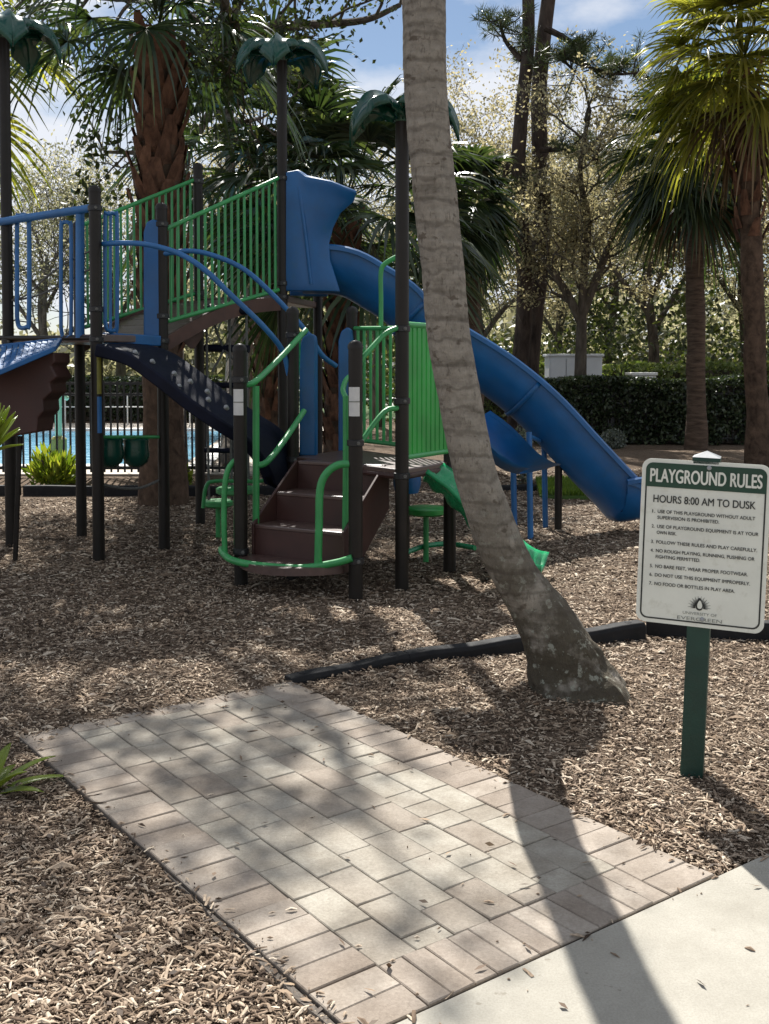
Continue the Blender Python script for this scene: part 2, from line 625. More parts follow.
# ------------------------------------------------------------------ ground
xs = np.concatenate([np.linspace(-200, -14, 12)[:-1], np.arange(-14, -3, 0.5), np.arange(-3, 4, 0.06), np.arange(4, 14, 0.5), np.linspace(14, 200, 12)])
ys = np.concatenate([np.linspace(-40, 1.5, 8)[:-1], np.arange(1.5, 8, 0.06), np.arange(8, 22, 0.4), np.linspace(22, 400, 16)])
gv = np.array([(x, y, gh(x, y) if (abs(x) < 14 and 0 < y < 22) else 0.0) for y in ys for x in xs])
nx = len(xs)
idx = np.arange(len(gv)).reshape(len(ys), nx)
gf = np.stack([idx[:-1, :-1], idx[:-1, 1:], idx[1:, 1:], idx[1:, :-1]], -1).reshape(-1, 4)
struct(np_mesh('ground', gv, gf, M_ground, smooth=True), label='brown wood mulch ground of the playground')

# chips
XC, YC, SZ = [], [], []
Ys = np.linspace(1.9, 15.5, 120)
for i in range(len(Ys) - 1):
    y0, y1 = Ys[i], Ys[i + 1]
    ym = (y0 + y1) / 2
    hw = 0.38 * ym + 0.5
    dens = 16500 * min(1, (2.8 / ym) ** 1.85)
    n = int(dens * (y1 - y0) * 2 * hw)
    XC.append(nrg.uniform(-hw, hw, n))
    YC.append(nrg.uniform(y0, y1, n))
    SZ.append(np.full(n, max(1, (ym / 4.2)) ** 0.62))
XC, YC, SZ = np.concatenate(XC), np.concatenate(YC), np.concatenate(SZ)
dx, dy = XC - C0.x, YC - C0.y
uu = dx * E2.x + dy * E2.y
ww = dx * E1.x + dy * E1.y
stray = nrg.random(len(XC))
inside = (uu > -0.0) & (uu < PW) & (ww < PL) & (ww > 0)
edge = np.minimum.reduce([uu, PW - uu, PL - ww])
keep = ~((ww <= 0.0) & (stray > 0.0006 + 0.06 * np.exp(ww / 0.02))) & ~(inside & (stray > 0.0018 + 0.5 * np.exp(-np.abs(PL - ww) / 0.035) + 0.25 * np.exp(-np.abs(edge) / 0.014)))
keep &= ~((YC > 12.0) & (XC < -2.2))
XC, YC, SZ, uu, ww, inside = (a[keep] for a in (XC, YC, SZ, uu, ww, inside))
n = len(XC)
H = np.array([gh(x, y) for x, y in zip(XC, YC)])
H = np.where(inside | (ww <= 0), PZ + 0.003, H)
onp = inside | (ww <= 0)
L = nrg.gamma(1.7, 0.0100, n).clip(0.005, 0.08) * SZ
W = np.minimum(L * nrg.uniform(0.12, 0.42, n), nrg.uniform(0.004, 0.012, n) * SZ)
T = nrg.uniform(0.0015, 0.004, n) * SZ
yaw = nrg.uniform(0, 2 * np.pi, n)
tl = np.where(onp, 0, nrg.normal(0, 0.10, n))
rl = np.where(onp, 0, nrg.normal(0, 0.12, n))
zc = H + np.where(onp, 0.001, nrg.uniform(0.0, 0.012, n))
ax = np.stack([np.cos(yaw) * np.cos(tl), np.sin(yaw) * np.cos(tl), np.sin(tl)], 1)
sd = np.stack([-np.sin(yaw) * np.cos(rl), np.cos(yaw) * np.cos(rl), np.sin(rl)], 1)
nu = np.cross(ax, sd)
cen = np.stack([XC, YC, zc], 1)
bend = (nrg.normal(0, 0.07, n) * L)[:, None]
tp = nrg.uniform(0.35, 1.0, (n, 2))
l_, w_, t_ = L[:, None] / 2, W[:, None] / 2, T[:, None]
a0 = cen - ax * l_ + sd * w_ * tp[:, :1]
a1 = cen - ax * l_ - sd * w_ * tp[:, :1]
b0 = cen + sd * w_ + nu * (t_ + bend)
b1 = cen - sd * w_ + nu * (t_ + bend)
c0 = cen + ax * l_ + sd * w_ * tp[:, 1:]
c1 = cen + ax * l_ - sd * w_ * tp[:, 1:]
d0 = cen - nu * t_
vv = np.stack([a0, a1, b0, b1, c0, c1, d0], 1).reshape(-1, 3)
k7 = (np.arange(n) * 7)[:, None]
ff = np.concatenate([k7 + np.array([[0, 1, 3, 2]]), k7 + np.array([[2, 3, 5, 4]]), k7 + np.array([[0, 2, 4, 6]]), k7 + np.array([[1, 6, 5, 3]])])
struct(np_mesh('mulch_chips', vv, ff, M_chip), 'stuff', 'loose shredded wood mulch covering the playground floor')

# dry leaves lying on the mulch
nl_ = 2600
ly = 2.0 + 10 * nrg.random(nl_) ** 1.5
lx = nrg.uniform(-1, 1, nl_) * (0.38 * ly + 0.4)
lc = []
for x, y in zip(lx, ly):
    u, w_2 = path_uw(x, y)
    on = (0 < u < PW and w_2 < PL) or w_2 <= 0
    if on and rng.random() > 0.08:
        continue
    if y > 11.8 and x < -2:
        continue
    lc.append((x, y, (PZ if on else gh(x, y) + 0.008) + 0.008))
lc = np.array(lc)
dl = nrg.normal(size=(len(lc), 3)) * np.array([1, 1, 0.12])
v, f = leaf_arrays(lc, 0.036, 0.013, 3.5, nrg, dl * 3)
m, nt, b = new_mat('dry_leaf')
g = nt.nodes.new('ShaderNodeNewGeometry')
nt.links.new(ramp(nt, g.outputs['Random Per Island'], [(0, (0.05, 0.032, 0.02)), (0.6, (0.17, 0.105, 0.06)), (1, (0.34, 0.23, 0.13))]), b.inputs['Base Color'])
b.inputs['Roughness'].default_value = 0.7
struct(np_mesh('fallen_leaves', v, f, m), 'stuff', 'dry brown leaves scattered over the mulch')

# ------------------------------------------------------------------ paver path, sidewalk
base = MB()
base.prism([pth(0, 0, -0.05), pth(PW, 0, -0.05), pth(PW, PL, -0.05), pth(0, PL, -0.05)], (0, 0, PZ - 0.006 + 0.05))
ob = struct(base.build('path_bed', M_sand, smooth=False))


def paver(mb, u0, u1, w0, w1, gap=0.0012):
    z = PZ + rng.uniform(-0.0022, 0.0022)
    ch = 0.0028
    u0 += gap * rng.uniform(0.5, 1.3)
    u1 -= gap * rng.uniform(0.5, 1.3)
    w0 += gap * rng.uniform(0.5, 1.3)
    w1 -= gap * rng.uniform(0.5, 1.3)
    tz = [rng.uniform(-0.002, 0.002) for _ in range(4)]
    o = [(u0, w0), (u1, w0), (u1, w1), (u0, w1)]
    i = [(u0 + ch, w0 + ch), (u1 - ch, w0 + ch), (u1 - ch, w1 - ch), (u0 + ch, w1 - ch)]
    b = len(mb.v)
    mb.v += [tuple(pth(*p, PZ - 0.05)) for p in o]
    mb.v += [tuple(pth(*p, z - ch + t)) for p, t in zip(o, tz)]
    mb.v += [tuple(pth(*p, z + t)) for p, t in zip(i, tz)]
    for k in range(4):
        j = (k + 1) % 4
        mb.f.append((b + k, b + j, b + 4 + j, b + 4 + k))
        mb.f.append((b + 4 + k, b + 4 + j, b + 8 + j, b + 8 + k))
    mb.f.append((b + 8, b + 9, b + 10, b + 11))


bw = 0.2
brick = MB()
nb = 12
for i in range(nb):                       # soldier course along the sidewalk
    paver(brick, bw + i * (PW - 2 * bw) / nb * 1.0, bw + (i + 1) * (PW - 2 * bw) / nb, 0, bw)
nl = 23
for i in range(nl):                       # both long edges
    s0, s1 = i * PL / nl, (i + 1) * PL / nl
    paver(brick, PW - bw, PW, s0, s1)
    paver(brick, 0, bw, s0, s1)
for i in range(9):
    paver(brick, bw + i * (PW - 2 * bw) / 9, bw + (i + 1) * (PW - 2 * bw) / 9, PL - 0.1, PL)
ob = struct(brick.build('path_edging', M_brick, smooth=False), label='tan brick edging of the paver path')
field = MB()
rw = (PW - 2 * bw) / 7
for r_ in range(7):
    w = bw + 0.0
    first = True
    while w < PL - 0.1 - 0.02:
        ln = rng.choice([0.2, 0.2, 0.2, 0.105]) if not first else rng.choice([0.07, 0.105, 0.15, 0.2])
        first = False
        e = min(PL - 0.1, w + ln)
        if PL - 0.1 - e < 0.06:
            e = PL - 0.1
        paver(field, bw + r_ * rw, bw + (r_ + 1) * rw, w, e)
        w = e
struct(field.build('paver_path', M_paver, smooth=False), label='grey paver path laid in rows')

walk = MB()


def slab(u0, u1, w0, w1):
    o = [(u0, w0), (u1, w0), (u1, w1), (u0, w1)]
    ch = 0.008
    i = [(u0 + ch, w0 + ch), (u1 - ch, w0 + ch), (u1 - ch, w1 - ch), (u0 + ch, w1 - ch)]
    b = len(walk.v)
    walk.v += [tuple(pth(*p, -0.08)) for p in o] + [tuple(pth(*p, PZ - 0.006)) for p in o] + [tuple(pth(*p, PZ + 0.002)) for p in i]
    for k in range(4):
        j = (k + 1) % 4
        walk.f.append((b + k, b + j, b + 4 + j, b + 4 + k))
        walk.f.append((b + 4 + k, b + 4 + j, b + 8 + j, b + 8 + k))
    walk.f.append((b + 8, b + 9, b + 10, b + 11))


for i in range(-3, 4):
    slab(i * 1.6 - 0.29, i * 1.6 + 1.305, -1.55, -0.006)
struct(walk.build('sidewalk', M_conc, smooth=False), label='pale concrete sidewalk slabs')
# rough concrete haunch along the left side of the pavers
hb = MB()
rows = []
for i in range(40):
    w = -0.0 + i * 1.0 / 39
    d = 0.045 + 0.03 * noise.noise(V((w * 7, 1, 2)))
    d *= max(0.15, 1 - w * 0.75)
    rows.append([pth(PW + 0.006, w, -0.03), pth(PW + 0.006, w, 0.012), pth(PW + d * 0.6, w, 0.012 + 0.006 * noise.noise(V((w * 20, 3, 1)))), pth(PW + d, w, -0.02)])
hb.grid(rows)
struct(hb.build('kerb_haunch', M_sand), label='rough concrete strip beside the pavers')

# ------------------------------------------------------------------ leaning palm trunk
LEAN = [(583, 742, 4.66), (581, 706, 4.7), (568, 672, 4.73), (547, 625, 4.73), (531, 600, 4.73), (515, 575, 4.72), (495, 531, 4.72), (472, 460, 4.72), (451, 350, 4.72), (443, 270, 4.72), (435.5, 200, 4.72), (426, 100, 4.72), (424, 0, 4.72)]
WID = [108, 102, 80, 58, 50, 46, 45, 42, 43, 43, 43, 42, 43]
pts, rad = [], []
for (px, py, Y), w in zip(LEAN, WID):
    pts.append(A(px, py, Y))
    rad.append(w / 2 / F * Y)
top = pts[-1]
for dzz, dxx, rr in ((1.0, -0.02, 0.098), (2.2, 0.02, 0.094), (3.6, 0.1, 0.09)):
    pts.append(top + V((dxx, 0, dzz)))
    rad.append(rr)
lean = thing('leaning_palm', 'tall palm with a smooth grey trunk leaning from a flared base beside the pavers', 'palm tree', (pts[0].x, pts[0].y, 0))
tb = MB()
k = 22
P2 = catmull(pts, k)
R2 = [float(np.interp(i / (len(P2) - 1) * (len(pts) - 1), range(len(pts)), rad)) for i in range(len(P2))]
rows = []
nn = 56
for i, p in enumerate(P2):
    t = (P2[min(i + 1, len(P2) - 1)] - P2[max(i - 1, 0)]).normalized()
    sx_ = V((1, 0, 0)) - t * t.x
    sx_.normalize()
    sy_ = t.cross(sx_)
    row = []
    for a in range(nn):
        th = 2 * math.pi * a / nn
        d = sx_ * math.cos(th) + sy_ * math.sin(th)
        rr = R2[i]
        q = V((math.cos(th) * 0.8, math.sin(th) * 0.8, p.z * 2.2))
        rr *= 1 + 0.05 * noise.noise(q * 1.5) + 0.03 * noise.noise(q * 6) + 0.018 * noise.noise(q * 17) + 0.012 * max(0, math.sin(p.z * 55 + 3 * noise.noise(q))) ** 6
        low = max(0, 1 - p.z / 0.45)
        rr *= 1 + low * 0.22 * noise.noise(V((math.cos(th) * 1.6, math.sin(th) * 1.6, p.z * 6))) + low * 0.10 * noise.noise(V((math.cos(th) * 5, math.sin(th) * 5, p.z * 14)))
        # roots swell on the lower right, on the side the trunk leans away from
        rr *= 1 + low * low * 0.16 * max(0, math.cos(th + 0.1))
        row.append(p + d * rr)
    rows.append(row)
tb.grid(rows, close_u=True)
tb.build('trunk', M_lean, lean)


def fan_frond(vs, fs, base, d, pet, blade, nseg=34, spread=2.1, droop=0.5, wid=0.03, rg=rng, curl=0.35):
    """one fan leaf: petiole then pleated segments with hanging tips"""
    d = d.normalized()
    side = d.cross(V((0, 0, 1)))
    if side.length < 0.05:
        side = V((1, 0, 0))
    side.normalize()
    # petiole (bends down)
    n = 5
    pp = []
    p = V(base)
    dd = d.copy()
    for i in range(n):
        pp.append(p.copy())
        p = p + dd * (pet / (n - 1))
        dd = (dd + V((0, 0, -1)) * droop * 0.16).normalized()
    hub = pp[-1]
    up = side.cross(dd).normalized()
    for i in range(n - 1):
        b = len(vs)
        w0, w1 = 0.016 - 0.006 * i / n, 0.016 - 0.006 * (i + 1) / n
        vs += [tuple(pp[i] + side * w0), tuple(pp[i] + up * w0 * 0.8), tuple(pp[i] - side * w0), tuple(pp[i + 1] + side * w1), tuple(pp[i + 1] + up * w1 * 0.8), tuple(pp[i + 1] - side * w1)]
        fs += [(b, b + 1, b + 4, b + 3), (b + 1, b + 2, b + 5, b + 4), (b, b + 3, b + 5, b + 2)]
    for kx in range(nseg):
        a = (kx / (nseg - 1) - 0.5) * 2 * spread / 1.0
        a += rg.uniform(-0.03, 0.03)
        ln = blade * (1 - 0.22 * (abs(a) / spread) ** 2) * rg.uniform(0.85, 1.08)
        cosa, sina = math.cos(a), math.sin(a)
        sdv = dd * cosa + side * sina + up * (0.30 * abs(sina))
        sdv.normalize()
        tan = (side * cosa - dd * sina)
        tw = up * (0.5 if kx % 2 else -0.5)
        wv = (tan + tw).normalized()
        b = len(vs)
        st = [0.0, 0.28, 0.55, 0.8, 1.0]
        ws = [0.35, 1.0, 0.9, 0.5, 0.06]
        dr = droop * rg.uniform(0.7, 1.3)
        for s_, w_ in zip(st, ws):
            q = hub + sdv * ln * s_ * (1 - 0.12 * s_ * s_) + V((0, 0, -1)) * ln * dr * (s_ ** 2.2) * curl * 2 - dd * 0 + V((0, 0, -1)) * (0.25 * ln * cosa * s_ * s_ * 0.4)
            vs += [tuple(q + wv * wid * w_), tuple(q - wv * wid * w_)]
        for i in range(4):
            fs.append((b + 2 * i, b + 2 * i + 1, b + 2 * i + 3, b + 2 * i + 2))


def palm_crown(name, parent, centre, nfr, pet, blade, mat, elev=(-0.7, 1.35), seed=1, nseg=34, wid=0.03, droop=0.5):
    rg = random.Random(seed)
    vs, fs = [], []
    for i in range(nfr):
        az = i * 2.39996 + rg.uniform(-0.25, 0.25)
        e = elev[0] + (elev[1] - elev[0]) * ((i + 0.5) / nfr) ** 0.85 + rg.uniform(-0.12, 0.12)
        d = V((math.cos(az) * math.cos(e), math.sin(az) * math.cos(e), math.sin(e)))
        k = rg.uniform(0.82, 1.12)
        fan_frond(vs, fs, V(centre) + V((0, 0, 0.35 * (i / nfr - 0.5))) + d * 0.06, d, pet * k, blade * k, nseg, rg.uniform(1.7, 2.3), droop * (1.25 - 0.5 * i / nfr), wid, rg)
    return np_mesh(name, np.array(vs), np.array(fs), mat, parent)


palm_crown('crown', lean, pts[-1] + V((0, 0, 0.2)), 26, 1.1, 1.0, M_palm, seed=3)


def boots(mb, base, ztop, zlo, r, seed, ln=0.26, n=70, lean=V((0, 0, 0))):
    rg = random.Random(seed)
    for i in range(n):
        t = (i + 0.5) / n
        z = zlo + (ztop - zlo) * t
        az = i * 2.39996 + rg.uniform(-0.15, 0.15)
        o = V((math.cos(az), math.sin(az), 0))
        tg = V((-math.sin(az), math.cos(az), 0))
        c = V(base) + lean * (z - base[2]) + V((0, 0, z - base[2]))
        p0 = c + o * r * 0.86
        l = ln * rg.uniform(0.75, 1.25)
        out = rg.uniform(0.30, 0.55)
        p1 = p0 + V((0, 0, l)) + o * l * out
        w0, w1 = rg.uniform(0.10, 0.13) * r / 0.22, 0.045 * r / 0.22
        th = 0.022
        rows = []
        for q, w in ((p0 - V((0, 0, 0.05)), w0), (p0.lerp(p1, 0.5) + o * 0.02, (w0 + w1) / 2), (p1, w1)):
            sk = tg * rg.uniform(-0.02, 0.02)
            rows.append([q - tg * w + sk, q + o * th + sk, q + tg * w + sk, q - o * th * 0.8 + sk])
        b, nq = mb.grid(rows, close_u=True)
        mb.f.append((b + 8, b + 9, b + 10, b + 11))


def sabal(label, px, Y, zc, r, seed, nfr=38, pet=1.15, blade=1.05, mat=None, booted=True, skirt=0, tilt=(0, 0), bootlo=0.6, trunkmat=None, nseg=34, wid=0.03, elev=(-0.7, 1.35), droop=0.5, bootln=0.26, nboot=90):
    b = XY(px, Y)
    t = thing('sabal_palm', label, 'palm tree', b, 'fan palms round the playground')
    tp = V((b.x + tilt[0], b.y + tilt[1], zc))
    mb = MB()
    n = 14
    pp, rr = [], []
    rg = random.Random(seed)
    for i in range(n):
        s = i / (n - 1)
        q = b.lerp(tp, s)
        q.x = b.x + tilt[0] * (s ** 1.4) + rg.uniform(-0.015, 0.015)
        q.z = zc * s - 0.05
        pp.append(q)
        rr.append(r * (1.25 - 0.3 * min(1, s * 5) + 0.04 * math.sin(i * 2.1)))
    mb.tube(pp, rr, 18, 3)
    mb.build('trunk', trunkmat or (M_palmbark if booted else M_rbark), t)
    if booted:
        bm_ = MB()
        lv = V((tilt[0] / zc, tilt[1] / zc, 0))
        boots(bm_, (b.x, b.y, 0), zc + 0.1, bootlo, r * 1.0, seed, bootln, nboot, lv)
        bm_.build('boot_layer', M_boot, t, smooth=False)
    palm_crown('crown', t, tp + V((0, 0, 0.25)), nfr, pet, blade, mat or M_palm, elev, seed, nseg, wid, droop)
    if skirt:
        palm_crown('dead_frond_skirt', t, tp + V((0, 0, 0.0)), skirt, pet * 0.7, blade * 0.9, M_dead, (-1.35, -0.75), seed + 50, 22, wid, 0.9)
    return t


sabal('big fan palm with a thick reddish brown trunk of criss-crossed leaf stubs', 162, 11.5, 4.9, 0.225, 5, 23, 0.85, 0.98, M_palm, True, 0, (0.0, 0), 1.7, nboot=110, bootln=0.27, elev=(-0.2, 1.3), wid=0.02, droop=0.65)
sabal('dark fan palm whose stubbed trunk shows just behind the blue slide hood', 337, 14.5, 3.3, 0.19, 8, 44, 1.25, 1.2, M_palm, True, 0, (0.1, 0), 0.3, elev=(-0.6, 1.3))
sabal('dark fan palm with its fronds behind the middle leaf topper', 268, 17, 4.6, 0.18, 12, 40, 1.3, 1.3, M_palm, True, 0, (-0.1, 0))
sabal('slender fan palm half hidden just behind the leaning trunk', 477, 16, 3.75, 0.13, 15, 26, 0.35, 0.75, M_palm, False, 4, (-0.17, 0), elev=(-1.1, 1.2))
sabal('fan palm with a straight bare brown trunk standing in front of the hedge', 697, 19.3, 5.05, 0.175, 21, 44, 0.9, 1.1, M_palm, False, 3, (-0.12, 0), elev=(-1.0, 1.3))
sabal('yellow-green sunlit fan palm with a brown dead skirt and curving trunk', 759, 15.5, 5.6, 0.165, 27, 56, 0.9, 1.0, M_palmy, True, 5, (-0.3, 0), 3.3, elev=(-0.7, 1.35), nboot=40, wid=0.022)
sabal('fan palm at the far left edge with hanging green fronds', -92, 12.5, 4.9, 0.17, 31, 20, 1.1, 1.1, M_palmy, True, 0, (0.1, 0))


# ------------------------------------------------------------------ broadleaf trees and pines
def oak(label, base, seed, limbs, twig_len=1.1, leaves=26, leaf=(0.09, 0.045), mat=None, trunkmat=None, r0=0.2, name='oak_tree', cat='tree', group='broadleaf trees behind the playground', depth=3, spreadr=0.55, trunk_pts=None, trunk_top=None):
    """trunk, then limbs given as lists of points (relative to the base); twigs and leaves grow from the limbs"""
    rg = random.Random(seed)
    ng = np.random.default_rng(seed)
    base = V(base)
    t = thing(name, label, cat, base, group)
    mb = MB()
    tp = [base + V(p) for p in trunk_pts]
    nT = len(tp)
    mb.tube(tp, [r0 * (1.35 if i == 0 else 1.0 - 0.35 * i / (nT - 1)) for i in range(nT)], 12, 4)
    cents = []

    def grow(p, d, ln, r, dep):
        n = 4
        pp = [p.copy()]
        dd = d.normalized()
        for i in range(n):
            dd = (dd + V((rg.gauss(0, 0.2), rg.gauss(0, 0.2), rg.gauss(0.04, 0.16)))).normalized()
            pp.append(pp[-1] + dd * ln / n)
        mb.tube(pp, [r * (1 - 0.55 * i / n) for i in range(n + 1)], 5 if r < 0.04 else 7, 0, False)
        if dep <= 0:
            for q in pp[1:]:
                m = leaves
                c = np.array(q) + ng.normal(0, spreadr * 0.42, (m, 3)) * np.array([1, 1, 0.75])
                cents.append(c)
            return
        for i in range(rg.choice([2, 3, 3])):
            q = pp[rg.choice([2, 3, 4])]
            a = rg.uniform(0, 6.28)
            pr = dd.orthogonal().normalized()
            pr = Matrix.Rotation(a, 3, dd) @ pr
            grow(q, (dd * 0.75 + pr * rg.uniform(0.5, 0.95)), ln * rg.uniform(0.6, 0.85), r * 0.55, dep - 1)
    for lp, r in limbs:
        q = [base + V(p) for p in lp]
        mb.tube(q, [r * (1 - 0.6 * i / (len(q) - 1)) for i in range(len(q))], 8, 5, False)
        sm = catmull(q, 4)
        for i in range(2, len(sm)):
            if rg.random() < 0.8 or i == len(sm) - 1:
                dd = (sm[i] - sm[i - 1]).normalized()
                pr = Matrix.Rotation(rg.uniform(0, 6.28), 3, dd) @ dd.orthogonal().normalized()
                grow(sm[i], dd * 0.6 + pr * 0.9 + V((0, 0, 0.15)), twig_len * rg.uniform(0.7, 1.2), max(0.012, r * 0.3), depth - 1)
    mb.build('trunk', trunkmat or M_oakbark, t)
    if cents:
        c = np.concatenate(cents)
        v, f = leaf_arrays(c, leaf[0], leaf[1], 0.3, ng)
        np_mesh('crown', v, f, mat or M_oakleaf, t)
    return t


def rlimbs(seed, n, z0, z1, reach, rise, r):
    rg = random.Random(seed)
    out = []
    for i in range(n):
        a = i * 2.4 + rg.uniform(-0.4, 0.4)
        z = z0 + (z1 - z0) * i / max(1, n - 1)
        L = reach * rg.uniform(0.75, 1.15) * (1 - 0.25 * i / n)
        dx, dy = math.cos(a) * L, math.sin(a) * L
        out.append(([(0, 0, z), (dx * 0.35, dy * 0.35, z + rise * 0.45), (dx * 0.7, dy * 0.7, z + rise * 0.8 + rg.uniform(-0.3, 0.3)), (dx, dy, z + rise * rg.uniform(0.85, 1.1))], r * (1 - 0.3 * i / n)))
    return out


# forked oak behind the hedge
Y = 22.0
b = XY(581, Y)


def rel(px, py, Yy=Y, bb=None):
    return A(px, py, Yy) - (bb or b)


oak('slim forked tree with three bare limbs rising behind the hedge beside the pale cabinet', b, 41,
    [([rel(581, 322), rel(566, 292), rel(548, 265), rel(530, 240, 22.4), rel(505, 200, 23)], 0.10),
     ([rel(582, 318), rel(584, 270), rel(588, 225), rel(580, 170, 21.5), rel(590, 110, 21)], 0.10),
     ([rel(583, 312), rel(598, 275), rel(612, 240), rel(640, 190, 22.5), rel(665, 150, 23)], 0.10)],
    1.0, 15, (0.09, 0.045), M_paleleaf, None, 0.155, spreadr=0.34, trunk_pts=[(0, 0, -0.05), rel(580, 400), rel(581, 350), rel(582, 312)])

# curved oak beside the big palm; its high crown dapples the path
Y = 12.8
b = XY(182, Y)
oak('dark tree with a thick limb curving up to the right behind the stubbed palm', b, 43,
    [([rel(186, 152), rel(203, 125), rel(216, 95), rel(222, 60), rel(226, 20, 12.6), rel(212, -70, 12.0), (0.55, -1.3, 6.7), (0.95, -1.8, 7.1), (1.25, -2.3, 7.2)], 0.085),
     ([rel(184, 150), rel(165, 158, 13.1), rel(135, 153, 13.4), rel(105, 152, 13.8)], 0.05),
     ([rel(212, 105), rel(235, 120, 13.2), rel(262, 118, 13.5)], 0.05),
     ([(0.35, -1.0, 6.3), (0.0, -1.6, 6.9), (0.1, -2.1, 7.2), (0.2, -2.5, 7.4)], 0.045),
     ([rel(222, 60), rel(190, -20, 12.7), rel(140, -110, 12.2), (-0.7, -1.5, 6.9), (-0.8, -2.2, 7.2)], 0.05)],
    0.70, 3, (0.125, 0.065), M_shadeleaf, None, 0.17, trunk_pts=[(-0.15, 0, -0.05), rel(176, 330), rel(180, 200), rel(186, 152)], depth=3, spreadr=0.3)
# second dark oak, deeper; its crown above the frame shades the play structure
Y = 15.6
b = XY(230, Y)
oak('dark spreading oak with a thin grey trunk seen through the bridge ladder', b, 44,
    [([rel(228, 60), rel(180, 10, 15.4), rel(90, -5, 15.2), rel(20, -10, 15.0)], 0.10),
     ([rel(228, 50), rel(260, 30, 15.4), rel(310, 25, 15.6), rel(365, 20, 15.8), rel(400, 5, 16)], 0.09),
     ([rel(228, 40), rel(235, -20, 16.0), rel(160, -30, 16.6), rel(90, -30, 17)], 0.09)],
    0.9, 22, (0.11, 0.055), M_shadeleaf, None, 0.13, trunk_pts=[(0, 0, -0.05), rel(233, 330), rel(231, 200), rel(228, 55)], depth=2, spreadr=0.7)


def bg(px, Y, seed, h, reach, label, mat, leaf, leaves=22, r0=0.2, depth=3, tw=1.3, nl=7, zlo=0.3):
    b = XY(px, Y)
    return oak(label, b, seed, rlimbs(seed, nl, h * zlo, h * 0.72, reach, h * 0.28, r0 * 0.5), tw, leaves, leaf, mat, None, r0,
               trunk_pts=[(0, 0, -0.1), (0.1, 0, h * 0.25), (-0.1, 0.1, h * 0.5), (0.05, 0, h * 0.75)], depth=depth, spreadr=0.4)


o1 = bg(478, 26, 51, 7.0, 2.0, 'pale leafy oak behind the pair of pine trunks', M_paleleaf, (0.10, 0.05), 11, 0.15)
o2 = bg(650, 30, 52, 8.0, 2.6, 'pale leafy oak behind the hedge between the two brown palms', M_oakleaf, (0.11, 0.055), 11, 0.17)
o3 = bg(45, 30, 53, 6.0, 2.0, 'greyish oak against the bright sky beyond the pool on the left', M_oakleaf, (0.11, 0.05), 6, 0.15)
dup(o1, XY(745, 32), 'leafy oak behind the yellow-green palm, beyond the hedge', 1.1, 1.15)
dup(o2, XY(560, 38), 'tall pale oak seen far off between the pines and the forked tree', 2.3, 1.0)
dup(o3, XY(118, 33), 'sparse oak beyond the pool just left of the big stubbed palm', 0.8, 1.1)
dup(o1, XY(250, 27), 'leafy oak far behind the green bridge', 2.6, 0.9)
dup(o2, XY(378, 27), 'pale oak behind the slide, right of its blue hood', 4.1, 0.75)
dup(o1, XY(800, 27), 'bright oak at the right edge beyond the hedge', 5.2, 1.0)
dup(o2, XY(310, 38), 'far oak in the gap under the bridge', 1.7, 0.9)
dup(o1, XY(610, 40), 'far oak rising between the forked tree and the straight palm', 3.5, 1.2)


def pine(label, px, Y, seed, h, r, lean=(0, 0), branches=()):
    rg = random.Random(seed)
    ng = np.random.default_rng(seed)
    b = XY(px, Y)
    t = thing('pine_tree', label, 'pine tree', b, 'pair of tall pines')
    mb = MB()
    n = 12
    pp = [b + V((lean[0] * i / n + 0.09 * math.sin(i * 1.3 + seed), lean[1] * i / n, h * i / n - 0.05)) for i in range(n + 1)]
    mb.tube(pp, [r * (1.15 - 0.6 * i / n) for i in range(n + 1)], 12, 3)
    tips = []
    bl = list(branches)
    for k in range(8):
        z = h * (0.72 + 0.035 * k)
        a = rg.uniform(0, 6.28)
        L = rg.uniform(1.3, 2.6)
        q = b + V((lean[0] * z / h, lean[1] * z / h, z))
        bl.append([q, q + V((math.cos(a) * L * 0.5, math.sin(a) * L * 0.5, 0.35)), q + V((math.cos(a) * L, math.sin(a) * L, 0.5))])
    for q in bl:
        mb.tube(q, [0.07 * (1 - 0.7 * i / (len(q) - 1)) for i in range(len(q))], 6, 4, False)
        sm = catmull(q, 5)
        for i in range(len(sm) // 3, len(sm)):
            for _ in range(2):
                d = V((rg.gauss(0, 1), rg.gauss(0, 1), rg.gauss(0.3, 0.6))).normalized()
                e = sm[i] + d * rg.uniform(0.25, 0.8)
                mb.tube([sm[i], sm[i].lerp(e, 0.5) + V((0, 0, -0.04)), e], [0.018, 0.014, 0.008], 4, 0, False)
                tips.append(e)
                tips.append(sm[i].lerp(e, 0.6))
    mb.build('trunk', M_pinebark, t)
    cc, dd = [], []
    for e in tips:
        m = 46
        d = ng.normal(size=(m, 3))
        d[:, 2] += 0.35
        d /= np.linalg.norm(d, axis=1)[:, None]
        cc.append(np.array(e) + d * 0.12)
        dd.append(d)
    v, f = leaf_arrays(np.concatenate(cc), 0.25, 0.016, 0, ng, np.concatenate(dd))
    np_mesh('crown', v, f, M_needle, t)


Y = 22.5
pine('tall dark pine with the thinner trunk, left of the pair behind the slide', 519, Y, 61, 14, 0.17, (0.12, 0),
     [[A(521, 140, Y), A(508, 165, Y), A(498, 195, Y - .3), A(490, 215, Y - .5)], [A(521, 60, Y), A(505, 40, Y), A(500, 20, Y - .5)]])
pine('tall dark pine with a bare branch reaching right, right of the pair behind the slide', 531, Y + 0.8, 66, 15, 0.2, (0.45, 0),
     [[A(545, 28, Y), A(570, 42, Y), A(588, 66, Y), A(615, 74, Y), A(645, 72, Y)], [A(588, 66, Y), A(560, 55, Y), A(575, 72, Y - .3)], [A(540, 150, Y), A(570, 150, Y - .2), A(598, 160, Y - .5)]])

